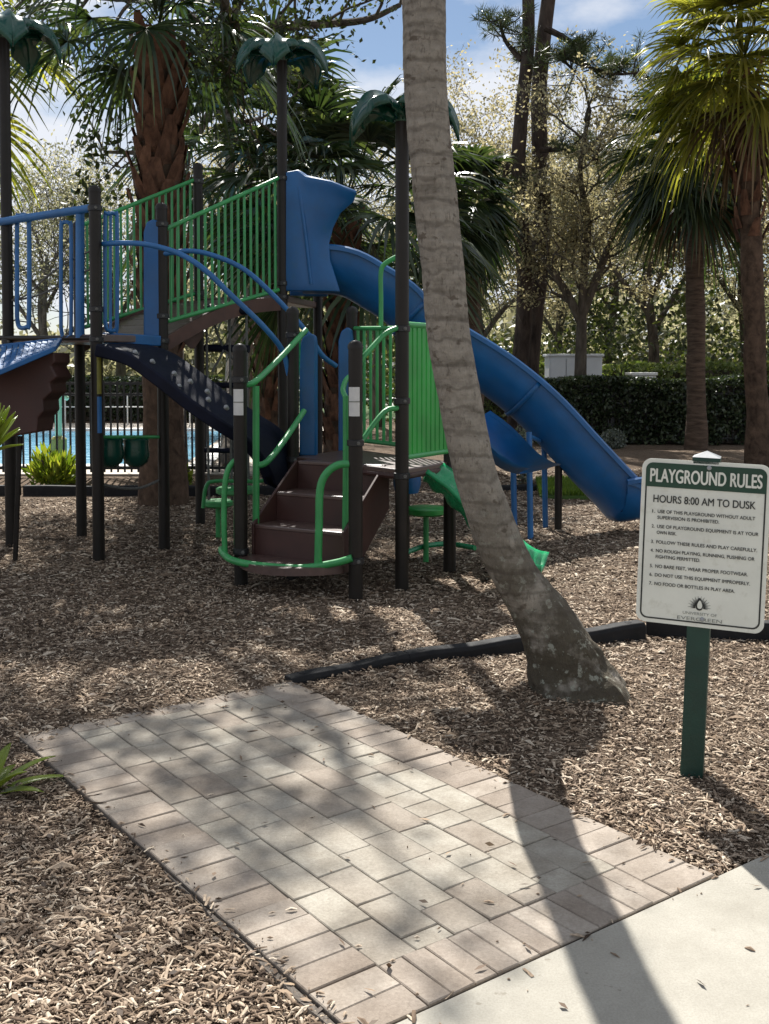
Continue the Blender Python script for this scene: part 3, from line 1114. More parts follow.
# far wood (one mass that nobody could count)
cs = []
rg = np.random.default_rng(5)
for i in range(1700):
    x = rg.uniform(-48, 48)
    y = rg.uniform(46, 64)
    left = (x / y) < -0.235
    top_ = (2.2 if left else 5.0) + 1.6 * noise.noise(V((x * 0.12, 1, 2))) * (0.4 if left else 1)
    z = rg.uniform(0, 1) ** 1.25 * top_
    c = np.array([x, y, z])
    cs.append(c + rg.normal(0, 0.75, (46, 3)) * np.array([1, 1, 0.8]))
v, f = leaf_arrays(np.concatenate(cs), 0.5, 0.32, 0.3, rg)
struct(np_mesh('far_woods', v, f, M_oakleaf), 'stuff', 'distant mass of trees and undergrowth behind the park')
# undergrowth behind the hedge, dark
cs = []
for i in range(560):
    x = rg.uniform(-4.5, 22)
    y = rg.uniform(27, 44)
    z = rg.uniform(0, 1) ** 1.1 * ((4.6 if 5.0 < x * 30 / y < 9.5 else 2.6) + 1.5 * noise.noise(V((x * 0.3, y * 0.3, 7))))
    cs.append(np.array([x, y, z]) + rg.normal(0, 0.4, (40, 3)))
v, f = leaf_arrays(np.concatenate(cs), 0.22, 0.12, 0.3, rg)
struct(np_mesh('undergrowth', v, f, M_shadeleaf), 'stuff', 'dark undergrowth beneath the trees beyond the hedge')


def hedge(label, x0, x1, y0, dep, h, mat, n, leaf, seed, name='hedge'):
    rg = np.random.default_rng(seed)
    t = thing(name, label, 'hedge', ((x0 + x1) / 2, y0, 0))
    core = MB()
    core.box(((x0 + x1) / 2, y0 + dep / 2, h * 0.46), (x1 - x0 - 0.25, dep * 0.55, h * 0.86))
    core.build('stems', M_oakbark, t, smooth=False)
    x = rg.uniform(x0, x1, n)
    wob = np.array([noise.noise(V((a * 1.3, y0, 0.5))) for a in x])
    zt = h * (1 + 0.06 * wob)
    z = zt * (1 - rg.uniform(0, 1, n) ** 1.3 * 0.97)
    y = y0 + dep * rg.beta(0.6, 0.6, n) + 0.12 * wob
    clump = np.array([noise.noise(V((a * 3.2, b_ * 3.2, 9))) for a, b_ in zip(x, z)])
    ok = (clump > -0.32) | (rg.random(n) < 0.35) | (z > zt * 0.9)
    c = np.stack([x, y - 0.06 * clump, z], 1)[ok]
    v, f = leaf_arrays(c, leaf[0], leaf[1], 0.3, rg)
    np_mesh('foliage', v, f, mat, t)
    return t


hedge('dark clipped hedge along the black fence right of the slide', 2.9, 11.5, 20.3, 1.1, 1.3, M_hedge, 60000, (0.10, 0.055), 71)
hedge('paler low hedge farther back above the dark hedge', 1.5, 14, 25.5, 1.2, 1.62, M_hedge2, 26000, (0.13, 0.07), 72)
hedge('dark hedge across the far side of the pool', -16, -3.5, 29.5, 1.2, 1.25, M_hedge, 26000, (0.14, 0.08), 73)


def shrub(label, base, rx, rz, n, leaf, mat, seed, name='shrub', cat='shrub', group=None, upright=False):
    rg = np.random.default_rng(seed)
    t = thing(name, label, cat, base, group)
    d = rg.normal(size=(n, 3))
    d /= np.linalg.norm(d, axis=1)[:, None]
    rad_ = rg.uniform(0.45, 1.0, n)[:, None]
    c = d * rad_ * np.array([rx, rx, rz]) * (1 + 0.25 * np.array([noise.noise(V(tuple(q * 2.5)) + V((seed, 0, 0))) for q in d]))[:, None]
    c[:, 2] = np.abs(c[:, 2] + rz * 0.9)
    dirs = None
    if upright:
        dirs = d * 0.7 + np.array([0, 0, 0.8])
    v, f = leaf_arrays(c + np.array(base), leaf[0], leaf[1], 0.2, rg, dirs)
    np_mesh('foliage', v, f, mat, t)
    mb = MB()
    rr = random.Random(seed)
    for i in range(7):
        a = rr.uniform(0, 6.28)
        mb.tube([V(base), V(base) + V((math.cos(a) * rx * 0.3, math.sin(a) * rx * 0.3, rz * 0.8)), V(base) + V((math.cos(a) * rx * 0.6, math.sin(a) * rx * 0.6, rz * 1.4))], 0.012, 5)
    mb.build('stem', M_oakbark, t)
    return t


shrub('round silvery shrub at the foot of the dark hedge', XY(614, 19.6), 0.25, 0.2, 1500, (0.06, 0.03), M_grey, 81)
shrub('yellow-green leafy plant in front of the pool fence, the larger one', XY(52, 13.2), 0.32, 0.26, 420, (0.17, 0.055), M_lime, 82, 'garden_plant', 'plant', 'plants before the pool fence', True)
shrub('low yellow plant in front of the pool fence, between two playground posts', XY(67, 13.6), 0.16, 0.13, 200, (0.14, 0.045), M_lime, 83, 'garden_plant', 'plant', 'plants before the pool fence', True)
shrub('small yellow-green plant by the pool fence right of the big stubbed palm', XY(181, 13.4), 0.15, 0.14, 220, (0.13, 0.045), M_lime, 84, 'garden_plant', 'plant', 'plants before the pool fence', True)
shrub('pale leafy plant beside the straight palm in front of the hedge', XY(668, 24.2), 0.5, 0.45, 1500, (0.13, 0.06), M_hedge2, 85)
shrub('pale flowering shrub seen under the blue slide', XY(523, 13.4), 0.16, 0.42, 420, (0.06, 0.04), M_grey, 86)


# near plants at the left frame edge
def blade_plant(label, base, n, ln, wid, mat, seed, name, az=(-1.2, 1.2), el=(0.35, 1.1), droop=0.35):
    rr = random.Random(seed)
    t = thing(name, label, 'plant', base)
    for i in range(n):
        mb = MB()
        a = rr.uniform(*az)
        e = rr.uniform(*el)
        d = V((math.cos(a) * math.cos(e), math.sin(a) * math.cos(e), math.sin(e)))
        sdv = d.cross(V((0, 0, 1))).normalized()
        up = sdv.cross(d)
        L = ln * rr.uniform(0.75, 1.15)
        rows = []
        for k in range(9):
            s = k / 8
            w = wid * (0.35 + 0.65 * math.sin(min(1, s * 1.5 + 0.12) * math.pi / 2)) * (1 - s ** 3.2) + 0.001
            q = V(base) + d * L * s + V((0, 0, -droop * L * s * s))
            rows.append([q - sdv * w + up * w * 0.28, q - up * 0.002, q + sdv * w + up * w * 0.28])
        mb.grid(rows)
        mb.build('leaf', mat, t, solidify=0.002)
    return t


p = A(-10, 448, 3.7)
blade_plant('bright green leafy plant poking in at the left edge above the mulch', (p.x, p.y, p.z - 0.02), 24, 0.19, 0.017, M_lime, 91, 'garden_plant', (-1.7, 2.2), (0.25, 1.45), 0.1)
p2 = (p.x, p.y, p.z - 0.01)
st = MB()
st.tube([(p.x - 0.03, p.y, -0.02), (p.x - 0.01, p.y, 0.4), p2], [0.014, 0.012, 0.008], 7, 4)
st.build('stem', M_oakbark, bpy.data.objects[[o.name for o in COL.objects if o.name.startswith('garden_plant')][-1]])
p = G(-14, 800)
blade_plant('yellow-green plant with long pointed blades leaning over the far path corner', (p.x, p.y, 0.0), 6, 0.30, 0.026, M_lime, 97, 'spiky_plant', (-0.9, 1.9), (0.3, 1.0), 0.3)

# ------------------------------------------------------------------ lawn strip, pool, fences
lw = MB()
a, b_, c, d = G(536, 485), G(600, 484), G(604, 501), G(540, 500)
lw.prism([a + V((0, 0, 0.01)), b_ + V((0, 0, 0.01)), c + V((0, 0, 0.01)), d + V((0, 0, 0.01))], (0, 0, 0.04))
struct(lw.build('lawn', M_lawn), label='small patch of bright lawn behind the slide')
rg = np.random.default_rng(17)
m = 5000
q = rg.random((m, 2))
c = np.array([(a.lerp(b_, x).lerp(d.lerp(c_, x), y))[:] for (x, y), c_ in zip(q, [c] * m)])
c[:, 2] = 0.085
dirs = np.tile(np.array([[0, 0, 1.0]]), (m, 1))
v, f = leaf_arrays(c, 0.1, 0.012, 0, rg, dirs)
struct(np_mesh('grass', v, f, M_grass), 'stuff', 'short bright grass blades on the lawn patch')

pd = MB()
pd.prism([(-20, 14.6, 0.0), (-1.8, 14.6, 0.0), (-1.2, 28, 0.0), (-24, 28, 0.0)], (0, 0, 0.035))
struct(pd.build('pool_deck', M_stone, smooth=False), label='sunlit pale pool deck')
pw = MB()
pw.prism([(-16, 15.7, 0.036), (-3.0, 15.7, 0.036), (-3.6, 24.5, 0.036), (-18, 24.5, 0.036)], (0, 0, 0.006))
struct(pw.build('pool_water', M_water, smooth=False), label='bright blue swimming pool water')
mb = MB()
ring = [(-16.3, 15.45), (-2.7, 15.45), (-3.3, 24.8), (-18.3, 24.8)]
for i in range(4):
    p, q = ring[i], ring[(i + 1) % 4]
    mb.beam((*p, 0.055), (*q, 0.055), 0.3, 0.06)
struct(mb.build('pool_kerb', M_white, smooth=False), label='white coping round the pool')
lw2 = MB()
lw2.prism([(-60, 31, 0.0), (60, 31, 0.0), (60, 120, 0.0), (-60, 120, 0.0)], (0, 0, 0.02))
struct(lw2.build('far_lawn', M_lawn, smooth=False), label='grass beyond the pool and the hedge')


def picket_fence(label, p, q, h, name='metal_fence', gap=0.105, post_gap=1.9):
    p, q = V(p), V(q)
    t = thing(name, label, 'fence', p)
    L = (q - p).length
    d = (q - p).normalized()
    n = max(1, round(L / post_gap))
    for i in range(n + 1):
        mb = MB()
        c = p + d * L * i / n
        mb.box((c.x, c.y, h / 2 + 0.02), (0.055, 0.055, h + 0.1), math.atan2(d.y, d.x))
        mb.build('post', M_fence, t, smooth=False)
    for z in (0.14, h - 0.2, h - 0.05):
        mb = MB()
        mb.beam(p + V((0, 0, z)), q + V((0, 0, z)), 0.03, 0.036)
        mb.build('rail', M_fence, t, smooth=False)
    mb = MB()
    k = int(L / gap)
    for i in range(k):
        c = p + d * (i + 0.5) * gap
        mb.box((c.x, c.y, h / 2 + 0.03), (0.024, 0.024, h - 0.1), math.atan2(d.y, d.x))
    mb.build('pickets', M_fence, t, smooth=False)['kind'] = 'stuff'
    return t


picket_fence('black picket fence in front of the swimming pool', (-8.0, 14.4, 0), (-1.9, 14.4, 0), 1.34, gap=0.092)
picket_fence('black picket fence standing in the dark hedge', (2.6, 20.5, 0), (11.6, 20.5, 0), 1.2)

# railing and spray post beyond the pool
t = thing('white_railing', 'white two-rail railing on the far side of the pool', 'railing', (-9, 27.5, 0))
for z in (0.5, 0.8):
    MB().tube([(-13, 27.2, z), (-5, 27.2, z)], 0.016, 8).build('rail', M_white, t)
for i in range(6):
    MB().tube([(-13 + i * 1.6, 27.2, 0), (-13 + i * 1.6, 27.2, 0.82)], 0.018, 8).build('post', M_white, t)
b = XY(58, 17.0, 0.04)
t = thing('spray_post', 'pale green spray post standing in the pool', 'pool toy', b)
MB().tube([b, b + V((0, 0, 1.05))], 0.055, 12).build('post', M_pgreen, t)
MB().tube([b + V((0.16, 0, 0.96)), b + V((0, 0, 1.09)), b + V((-0.16, 0, 1.12))], 0.035, 10, 4).build('spout', M_pgreen, t)
MB().lathe(b, [(0.0, 0.0), (0.13, 0.0), (0.13, 0.32), (0.09, 0.36), (0.0, 0.36)], 14).build('base', M_yell, t)

# cabinets behind the hedge
Y = 24.3
p = XY(549, Y)
q = XY(602, Y)
t = thing('utility_cabinet', 'pale grey utility cabinet standing behind the hedge, partly behind the forked tree', 'cabinet', (p.x, Y, 0))
w = q.x - p.x
MB().box((p.x + w * 0.5, Y + 0.35, 0.88), (w, 0.7, 1.76)).build('body', M_cab, t, False, 0.015)
MB().box((p.x + w * 0.5, Y + 0.35, 1.79), (w + 0.08, 0.78, 0.06)).build('lid', M_cab, t, False, 0.01)
for i, (a0, a1) in enumerate(((0.03, 0.30), (0.33, 0.64), (0.67, 0.97))):
    d_ = MB().box((p.x + w * (a0 + a1) / 2, Y - 0.012, 0.9), (w * (a1 - a0), 0.02, 1.6)).build('door', M_cab, t, False, 0.004)
    MB().box((p.x + w * a1 - 0.05, Y - 0.03, 1.0), (0.02, 0.02, 0.12)).build('handle', M_fence, d_, False)
Y = 24.6
p = XY(632, Y)
t = thing('storage_box', 'low white box peeking over the dark hedge', 'box', (p.x, Y, 0))
MB().box((p.x + 0.28, Y + 0.3, 0.66), (0.56, 0.6, 1.32)).build('body', M_white, t, False, 0.02)
MB().box((p.x + 0.28, Y + 0.3, 1.36), (0.62, 0.66, 0.07)).build('lid', M_white, t, False, 0.015)

# ------------------------------------------------------------------ border timbers
GB = 'black plastic border edging'


def timber(p, q, label, h=0.12, w=0.1, z0=-0.02, z1=-0.02):
    p, q = V(p), V(q)
    d = (q - p).normalized()
    s = d.cross(V((0, 0, 1)))
    L = (q - p).length
    t = thing('border_timber', label, 'border edging', (p.x, p.y, 0), GB)
    mb = MB()
    n = 10
    rows = []
    for i in range(n + 1):
        k = i / n
        c = p.lerp(q, k) + V((0, 0, z0 + (z1 - z0) * k + 0.004 * math.sin(k * 9)))
        rows.append([c + s * a * w / 2 + V((0, 0, zz)) for a, zz in ((-1, -0.06), (-1, h - 0.02), (-0.7, h), (0.7, h), (1, h - 0.02), (1, -0.06))])
    b, nq = mb.grid(rows, close_u=True)
    e = b + n * nq
    mb.f += [tuple(b + k for k in range(6)), tuple(e + k for k in range(6))]
    body = mb.build('beam', M_border, t, bevel=0.004)
    for k in (0.12, 0.88):
        c = p.lerp(q, k) + V((0, 0, z0 + (z1 - z0) * k + h))
        MB().lathe(c, [(0.0, 0.008), (0.018, 0.006), (0.024, 0.0), (0.024, -0.01)], 10).build('stake_cap', M_border, t)
    return t


g1, g2, g3, g4 = G(288, 684), G(405, 665), G(527, 652), G(641, 640)
timber(g1, g2, 'black border strip nearly buried at the far corner of the paver path', z0=-0.085, z1=-0.055)
timber(g2 + (g3 - g2) * 0.01, g3, 'black border strip running from the sunken one to the leaning trunk', z0=-0.055, z1=-0.03)
timber(g3 + (g4 - g3) * 0.01, g4, 'black border beam between the leaning trunk and the sign', h=0.115, z0=-0.04, z1=-0.01)
g5 = G(775, 648)
timber(g4 + V((0.05, 0.09, 0)), g5 + V((0.5, 0, 0)), 'black border beam with a sunlit top just behind the rules sign', h=0.14, z0=-0.02, z1=-0.02)
x = -7.2
k = 0
for lb in ('far border beam at the left edge of the mulch', 'far border beam below the larger yellow-green plant', 'far border beam just left of the big stubbed palm', 'far border beam just right of the big stubbed palm'):
    timber((x, 12.35 - 0.02 * k, 0), (x + 1.45, 12.33 - 0.02 * k, 0), lb, h=0.15)
    x += 1.5
    k += 1
timber((G(470, 492)), (G(536, 491)), 'far dark border beam behind the blue slide legs', h=0.1)

# ------------------------------------------------------------------ play structure
PS = thing('play_structure', 'blue, green and brown playground structure with towers, bridge, stairs and slides on the mulch', 'playground', (-0.8, 8.2, 0))


def mk(px, Y, ztop, cap=True, r=0.046, base=-0.1):
    c = XY(px, Y)
    o = MB().tube([(c.x, c.y, base), (c.x, c.y, ztop)], r, 18).build('post', M_post, PS)
    if cap:
        MB().lathe((c.x, c.y, ztop - 0.02), [(r + 0.004, 0), (r + 0.004, 0.025), (r * 0.8, 0.045), (r * 0.35, 0.056), (0, 0.058)], 18).build('post_cap', M_post, o)
    return c, o


pa, _ = mk(9, 8.83, 4.25, False)
pb, ob_ = mk(97, 8.17, 2.86)
pc, _ = mk(80, 9.35, 2.75)
pdx, _ = mk(163, 8.64, 2.80)
pe, _ = mk(199.5, 10.1, 3.40)
pf, _ = mk(283, 9.6, 4.3, False)
pg, og = mk(240, 7.2, 1.63)
ph, _ = mk(293, 8.1, 1.93)
pi_, oi = mk(355.5, 6.79, 1.64)
pj, _ = mk(352, 8.9, 1.98)
pk, _ = mk(402, 7.07, 3.2, False)
pl, _ = mk(450, 7.68, 1.9)
pm, _ = mk(318, 10.7, 3.1)
mk(292, 7.42, 0.2, False, 0.045)
def clamp(c, z, r=0.046):
    o = MB().lathe((c.x, c.y, z), [(r, -0.022), (r + 0.009, -0.018), (r + 0.009, 0.018), (r, 0.022)], 18).build('clamp', M_fence, PS)
    MB().lathe((c.x + 0.02, c.y - r - 0.008, z), [(0.012, -0.004), (0.012, 0.006), (0.0, 0.009)], 8, (0.1, -1, 0)).build('bolt', M_rope, o)


for c_, zs in ((pb, (1.72, 1.95, 2.72)), (pdx, (1.72, 1.92, 2.66)), (pf, (2.14, 2.26, 3.2)), (pa, (1.72, 2.7)), (pg, (0.25, 1.42)), (pi_, (0.26, 1.02)), (pk, (0.78, 1.28, 1.76)), (ph, (0.8, 1.75)), (pe, (2.2, 3.26)), (pc, (1.73,)), (pl, (0.78,))):
    for z in zs:
        clamp(c_, z)
# stickers and strip
for c, o, y0, y1, YY in ((pg, og, 389, 415, 7.2), (pi_, oi, 387, 416, 6.79)):
    z1, z0 = A(0, y0, YY).z, A(0, y1, YY).z
    mb = MB()
    rows = []
    for z in (z0, z1):
        rows.append([(c.x + 0.048 * math.cos(a), c.y + 0.048 * math.sin(a), z) for a in np.linspace(R(-150), R(-55), 10)])
    mb.grid(rows)
    mb.build('sticker', M_stick, o)
    mb = MB()
    zm = (z0 + z1) / 2
    mb.grid([[(c.x + 0.0495 * math.cos(a), c.y + 0.0495 * math.sin(a), z) for a in np.linspace(R(-150), R(-55), 10)] for z in (zm - 0.004, zm + 0.004)])
    mb.build('sticker_line', M_signi, o)
mb = MB()
mb.grid([[(pb.x + 0.0475 * math.cos(a), pb.y + 0.0475 * math.sin(a), z) for a in np.linspace(R(-75), R(-30), 6)] for z in (1.30, 1.68)])
mb.build('colour_strip', M_yell, ob_)
mb = MB()
mb.grid([[(pb.x + 0.0475 * math.cos(a), pb.y + 0.0475 * math.sin(a), z) for a in np.linspace(R(-75), R(-30), 6)] for z in (1.0, 1.28)])
mb.build('colour_strip', M_bluerail, ob_)


def topper(c, z, seed, n=5, ln=0.46, wd=0.21):
    rr = random.Random(seed)
    hub = MB().lathe((c.x, c.y, z - 0.1), [(0.05, 0), (0.07, 0.05), (0.06, 0.12), (0.0, 0.15)], 12).build('leaf_topper', M_greend, PS)
    for i in range(n):
        a = seed + i * 2 * math.pi / n + rr.uniform(-0.25, 0.25)
        o = V((math.cos(a), math.sin(a), 0))
        tg = V((-math.sin(a), math.cos(a), 0))
        rows = []
        K = 12
        for k in range(K + 1):
            s = k / K
            w = wd * 0.8 * (math.sin(math.pi * min(1, (s * 0.96 + 0.04) ** 0.8)) ** 0.8) * (1 + 0.26 * math.sin(s * 17 + 1)) + 0.004
            q = V((c.x, c.y, z)) + o * (0.03 + ln * math.sin(s * 1.25)) + V((0, 0, 0.11 * math.sin(s * 2.4) - ln * 0.6 * s ** 2.1))
            row = []
            for j in range(-4, 5):
                x = j / 4
                row.append(q + tg * w * x + V((0, 0, -0.075 * abs(x) ** 1.3 + 0.02 * math.cos(x * 9))))
            rows.append(row)
        mb = MB()
        mb.grid(rows)
        mb.build('leaf', M_greend, hub, solidify=0.012)


topper(pa, 4.3, 0.4, 5, 0.44, 0.2)
topper(pf, 4.34, 1.0, 5, 0.42, 0.2)
topper(pk, 3.22, 0.15, 5, 0.36, 0.17)


def deck(poly, z, th=0.06, mat=None):
    o = MB().prism([(p[0], p[1], z - th) for p in poly], (0, 0, th)).build('deck', mat or M_deck, PS, False, 0.008)
    return o


deck([pa, pb, pdx, pc], 1.76)
deck([pe, pf, pm], 2.16)
deck([ph, pk, pl, pj], 0.82, 0.05)
# hem tube round the low deck edge
MB().tube([(ph.x, ph.y, 0.77), (pk.x, pk.y, 0.77), (pl.x, pl.y, 0.77)], 0.02, 8).build('deck_edge', M_brown, PS)


def barrier(p, q, zb, zt, n, mat, r=0.013, rt=0.02, inset=0.05, name='guard_rail'):
    """zb, zt = (at p, at q)"""
    p, q = V((p.x, p.y, 0)), V((q.x, q.y, 0))
    d = (q - p).normalized()
    p, q = p + d * inset, q - d * inset
    mb = MB()
    up = lambda o, z: V((o.x, o.y, z))
    mb.tube([up(p, zt[0]), up(q, zt[1])], rt, 10)
    mb.tube([up(p, zb[0]), up(q, zb[1])], rt, 10)
    for i in range(n):
        s = (i + 0.5) / n
        o = p.lerp(q, s)
        mb.tube([up(o, zb[0] + (zb[1] - zb[0]) * s), up(o, zt[0] + (zt[1] - zt[0]) * s)], r, 7, 0, False)
    return mb.build(name, mat, PS)


def zat(py, Y):
    return A(0, py, Y).z


# bridge
barrier(pdx, pf, (1.88, 2.2), (zat(228, 8.64), zat(179, 9.6)), 17, M_green, 0.012, 0.019)
barrier(pc, pe, (1.86, 2.2), (zat(224, 9.35), zat(181, 10.1)), 17, M_green, 0.012, 0.019)
mb = MB()
for i in range(9):
    s0, s1 = i / 9, (i + 0.94) / 9
    arch = lambda s: 1.74 + 0.40 * s + 0.07 * math.sin(math.pi * s)
    a0, a1 = pdx.lerp(pf, s0), pdx.lerp(pf, s1)
    b0, b1 = pc.lerp(pe, s0), pc.lerp(pe, s1)
    z0, z1 = arch(s0), arch(s1)
    mb.prism([(a0.x, a0.y, z0 - 0.03), (a1.x, a1.y, z1 - 0.03), (b1.x, b1.y, z1 - 0.03), (b0.x, b0.y, z0 - 0.03)], (0, 0, 0.03))
mb.build('bridge_walkway', M_deck, PS, False)
for u, w in ((pdx, pf), (pc, pe)):
    rows = []
    d = (w - u).normalized()
    s_ = d.cross(V((0, 0, 1)))
    mb = MB()
    for i in range(13):
        k = i / 12
        c = u.lerp(w, k)
        z = 1.69 + 0.40 * k + 0.09 * math.sin(math.pi * k)
        rows.append([V((c.x, c.y, z)) + s_ * a + V((0, 0, h)) for a, h in ((-0.02, -0.07), (0.02, -0.07), (0.02, 0.05), (-0.02, 0.05))])
    mb.grid(rows, close_u=True)
    mb.build('bridge_beam', M_wood, PS)
# reddish panel hanging below the bridge
mb = MB()
mb.prism([A(181, 330, 9.0), A(197, 318, 9.1), A(199, 336, 9.1), A(190, 349, 9.0), A(183, 342, 9.0)], (0.03, 0.05, 0))
mb.build('bridge_bracket', M_wood, PS, bevel=0.006)
# rope ladder below the bridge
mb = MB()
for px in (206, 229, 246):
    mb.tube([A(px, 300 - (px - 206) * 0.3, 9.3), A(px + 1, 360, 9.2), A(px + 2, 445, 9.1), A(px + 3, 500, 9.0)], 0.011, 7, 4)
o = mb.build('net_ladder', M_rope, PS)
for i, py in enumerate((310, 348, 385, 420, 450)):
    MB().tube([A(205, py, 9.3), A(249, py + 1, 9.22)], 0.035 if i < 2 else 0.024, 10).build('rung', M_navy, o)
MB().tube([A(208, 303, 9.3), A(222, 345, 9.25), A(243, 368, 9.2)], 0.011, 7, 4).build('cable', M_rope, o)
MB().tube([A(243, 300, 9.3), A(226, 345, 9.25), A(212, 372, 9.2)], 0.011, 7, 4).build('cable', M_rope, o)

# left tower rails
MB().tube([A(-14, 224, 8.9), A(92, 208, 8.2)], 0.033, 12).build('guard_top_rail', M_bluerail, PS)
MB().tube([A(0, 338, 8.85), A(95, 338, 8.2)], 0.022, 10).build('guard_bottom_rail', M_post, PS)


def loop(px0, px1, y0, y1, Y0, Y1, r=0.017, mat=M_bluerail, k=10):
    pts = [A(px0, y1 - k, Y0), A(px0, y0 + k, Y0), A(px0 + (px1 - px0) * 0.18, y0 + 1, Y0), A(px1 - (px1 - px0) * 0.18, y0 + 1, Y1), A(px1, y0 + k, Y1), A(px1, y1 - k, Y1),
           A(px1 - (px1 - px0) * 0.2, y1 - 1, Y1), A(px0 + (px1 - px0) * 0.2, y1 - 1, Y0), A(px0, y1 - k, Y0)]
    return MB().tube(pts, r, 8, 4).build('guard_loop', mat, PS)


loop(17, 29, 215, 328, 8.75, 8.65, 0.019)
loop(61, 71, 222, 338, 8.4, 8.36, 0.016, M_bluerail)
MB().tube([A(80, 212, 8.3), A(80, 338, 8.3)], 0.034, 10).build('guard_loop', M_bluerail, PS)
MB().tube([A(2, 302, 8.9), A(25, 296, 8.7), A(55, 270, 8.5), A(92, 250, 8.25)], 0.007, 6, 4).build('cable', M_rope, PS)
MB().tube([A(2, 300, 8.9), A(30, 298, 8.7), A(60, 285, 8.5), A(92, 268, 8.25)], 0.007, 6, 4).build('cable', M_rope, PS)
loop(105, 117, 213, 331, 8.25, 8.35, 0.016)
MB().tube([A(110.5, 214, 8.3), A(110.5, 330, 8.3)], 0.012, 8).build('guard_loop', M_bluerail, PS)
# narrow blue board beside post
mb = MB()
ol = []
for px, py in ((143, 337), (143, 232), (146, 222), (152, 219), (158, 221), (161, 230), (161, 337)):
    ol.append(A(px, py, 8.6))
mb.prism(ol, (0.02, 0.045, 0))
mb.build('blue_board', M_blue, PS, bevel=0.012)
mb = MB()
mb.beam(A(103, 338, 8.3), A(160, 341, 8.6), 0.05, 0.085)
mb.build('blue_beam', M_blue, PS, False, 0.01)

# sloping blue slatted tread and brown zigzag panel at the far left
c1, c2, c3, c4 = A(-40, 351, 8.3), A(60, 340, 8.3), A(54, 349, 7.85), A(-46, 392, 7.35)
mb = MB()
o = MB()
for u, w in ((c1, c2), (c2, c3), (c3, c4), (c4, c1)):
    o.beam(u, w, 0.03, 0.035)
o = o.build('slatted_tread', M_blue, PS, False, 0.006)
mb = MB()
for i in range(17):
    s = (i + 0.5) / 17
    mb.beam(c1.lerp(c2, s), c4.lerp(c3, s), 0.035, 0.016)
for s in (0.25, 0.5, 0.75):
    mb.beam(c1.lerp(c4, s), c2.lerp(c3, s), 0.03, 0.014)
mb.build('slat', M_bluerail, o, False)
ol = [A(px, py, 7.95) for px, py in ((-40, 396), (10, 368), (54, 352), (55, 362), (51, 366), (57, 377), (50, 383), (52, 392), (43, 400), (44, 411), (38, 418), (37, 432), (-10, 440), (-40, 440))]
MB().prism(ol, (0.03, 0.3, 0)).build('zigzag_panel', M_brown, PS, False, 0.012)
MB().tube([A(-12, 440, 8.0), (XY(-14, 8.0))], 0.03, 10).build('panel_leg', M_post, PS)
mb = MB()
mb.tube([A(20, 436, 8.1), V((A(20, 436, 8.1).x - 0.05, 8.1, 0.02))], 0.02, 8)
mb.build('panel_leg', M_post, PS)

# spotted navy climber with arched blue handrails
path = [A(118, 343, 8.3), A(150, 352, 8.2), A(180, 372, 8.05), A(212, 397, 7.95), A(240, 416, 7.9), A(268, 436, 7.95), A(290, 470, 8.1), A(300, 520, 8.25)]
sm = catmull(path, 5)
mb = MB()
rows = []
wv = V((0.22, 0.5, 0.02))
for i, p in enumerate(sm):
    t = (sm[min(i + 1, len(sm) - 1)] - sm[max(i - 1, 0)]).normalized()
    nrm = t.cross(wv).normalized()
    if nrm.z > 0:
        nrm = -nrm
    hgt = 0.05 + 0.015 * math.sin(i * 1.1)
    rows.append([p - wv * 0.5, p + wv * 0.5, p + wv * 0.5 + nrm * 0.10, p - wv * 0.5 + nrm * 0.10])
b, nq = mb.grid(rows, close_u=True)
mb.f += [tuple(b + k for k in range(4)), tuple(b + (len(rows) - 1) * nq + k for k in range(4))]
clm = mb.build('spotted_climber', M_navy, PS, bevel=0.015)
for px, py, Y in ((152, 361, 7.94), (174, 373, 7.83), (179, 386, 7.8), (207, 391, 7.7), (208, 399, 7.69), (226, 407, 7.64), (190, 381, 7.76), (135, 352, 8.0)):
    p = A(px, py, Y)
    MB().lathe(p, [(0.0, 0.014), (0.013, 0.011), (0.019, 0.0), (0.014, -0.03)], 10, (-0.25, -0.85, 0.45)).build('hand_grip', M_grip, clm)
MB().tube([A(103, 244, 8.2), A(125, 243, 8.1), A(150, 245, 8.0), A(180, 254, 7.95), A(205, 270, 7.9), A(232, 296, 7.9), A(262, 325, 7.95), A(282, 350, 8.05), A(289, 375, 8.1)], 0.021, 10, 5).build('arched_handrail', M_bluerail, PS)
MB().tube([A(163, 254, 8.62), A(190, 251, 8.6), A(215, 256, 8.55), A(245, 270, 8.5), A(275, 297, 8.5), A(305, 330, 8.55), A(322, 355, 8.6), A(336, 366, 8.7)], 0.021, 10, 5).build('arched_handrail', M_bluerail, PS)

# bongo drums between the left posts
MB().tube([A(98, 437, 8.2), A(163, 437, 8.64)], 0.014, 8).build('drum_rail', M_green, PS)
for px in (110, 136):
    c = A(px, 452, 8.3 + (px - 98) * 0.006)
    o = MB().lathe(c, [(0.0, -0.125), (0.05, -0.118), (0.095, -0.08), (0.11, -0.02), (0.10, 0.06), (0.104, 0.1), (0.09, 0.112), (0.0, 0.112)], 20).build('drum', M_greend, PS)
MB().tube([A(100, 484, 8.2), A(120, 488, 8.35), A(140, 488, 8.5), A(160, 480, 8.62)], 0.012, 8, 4).build('foot_rail', M_rope, PS)

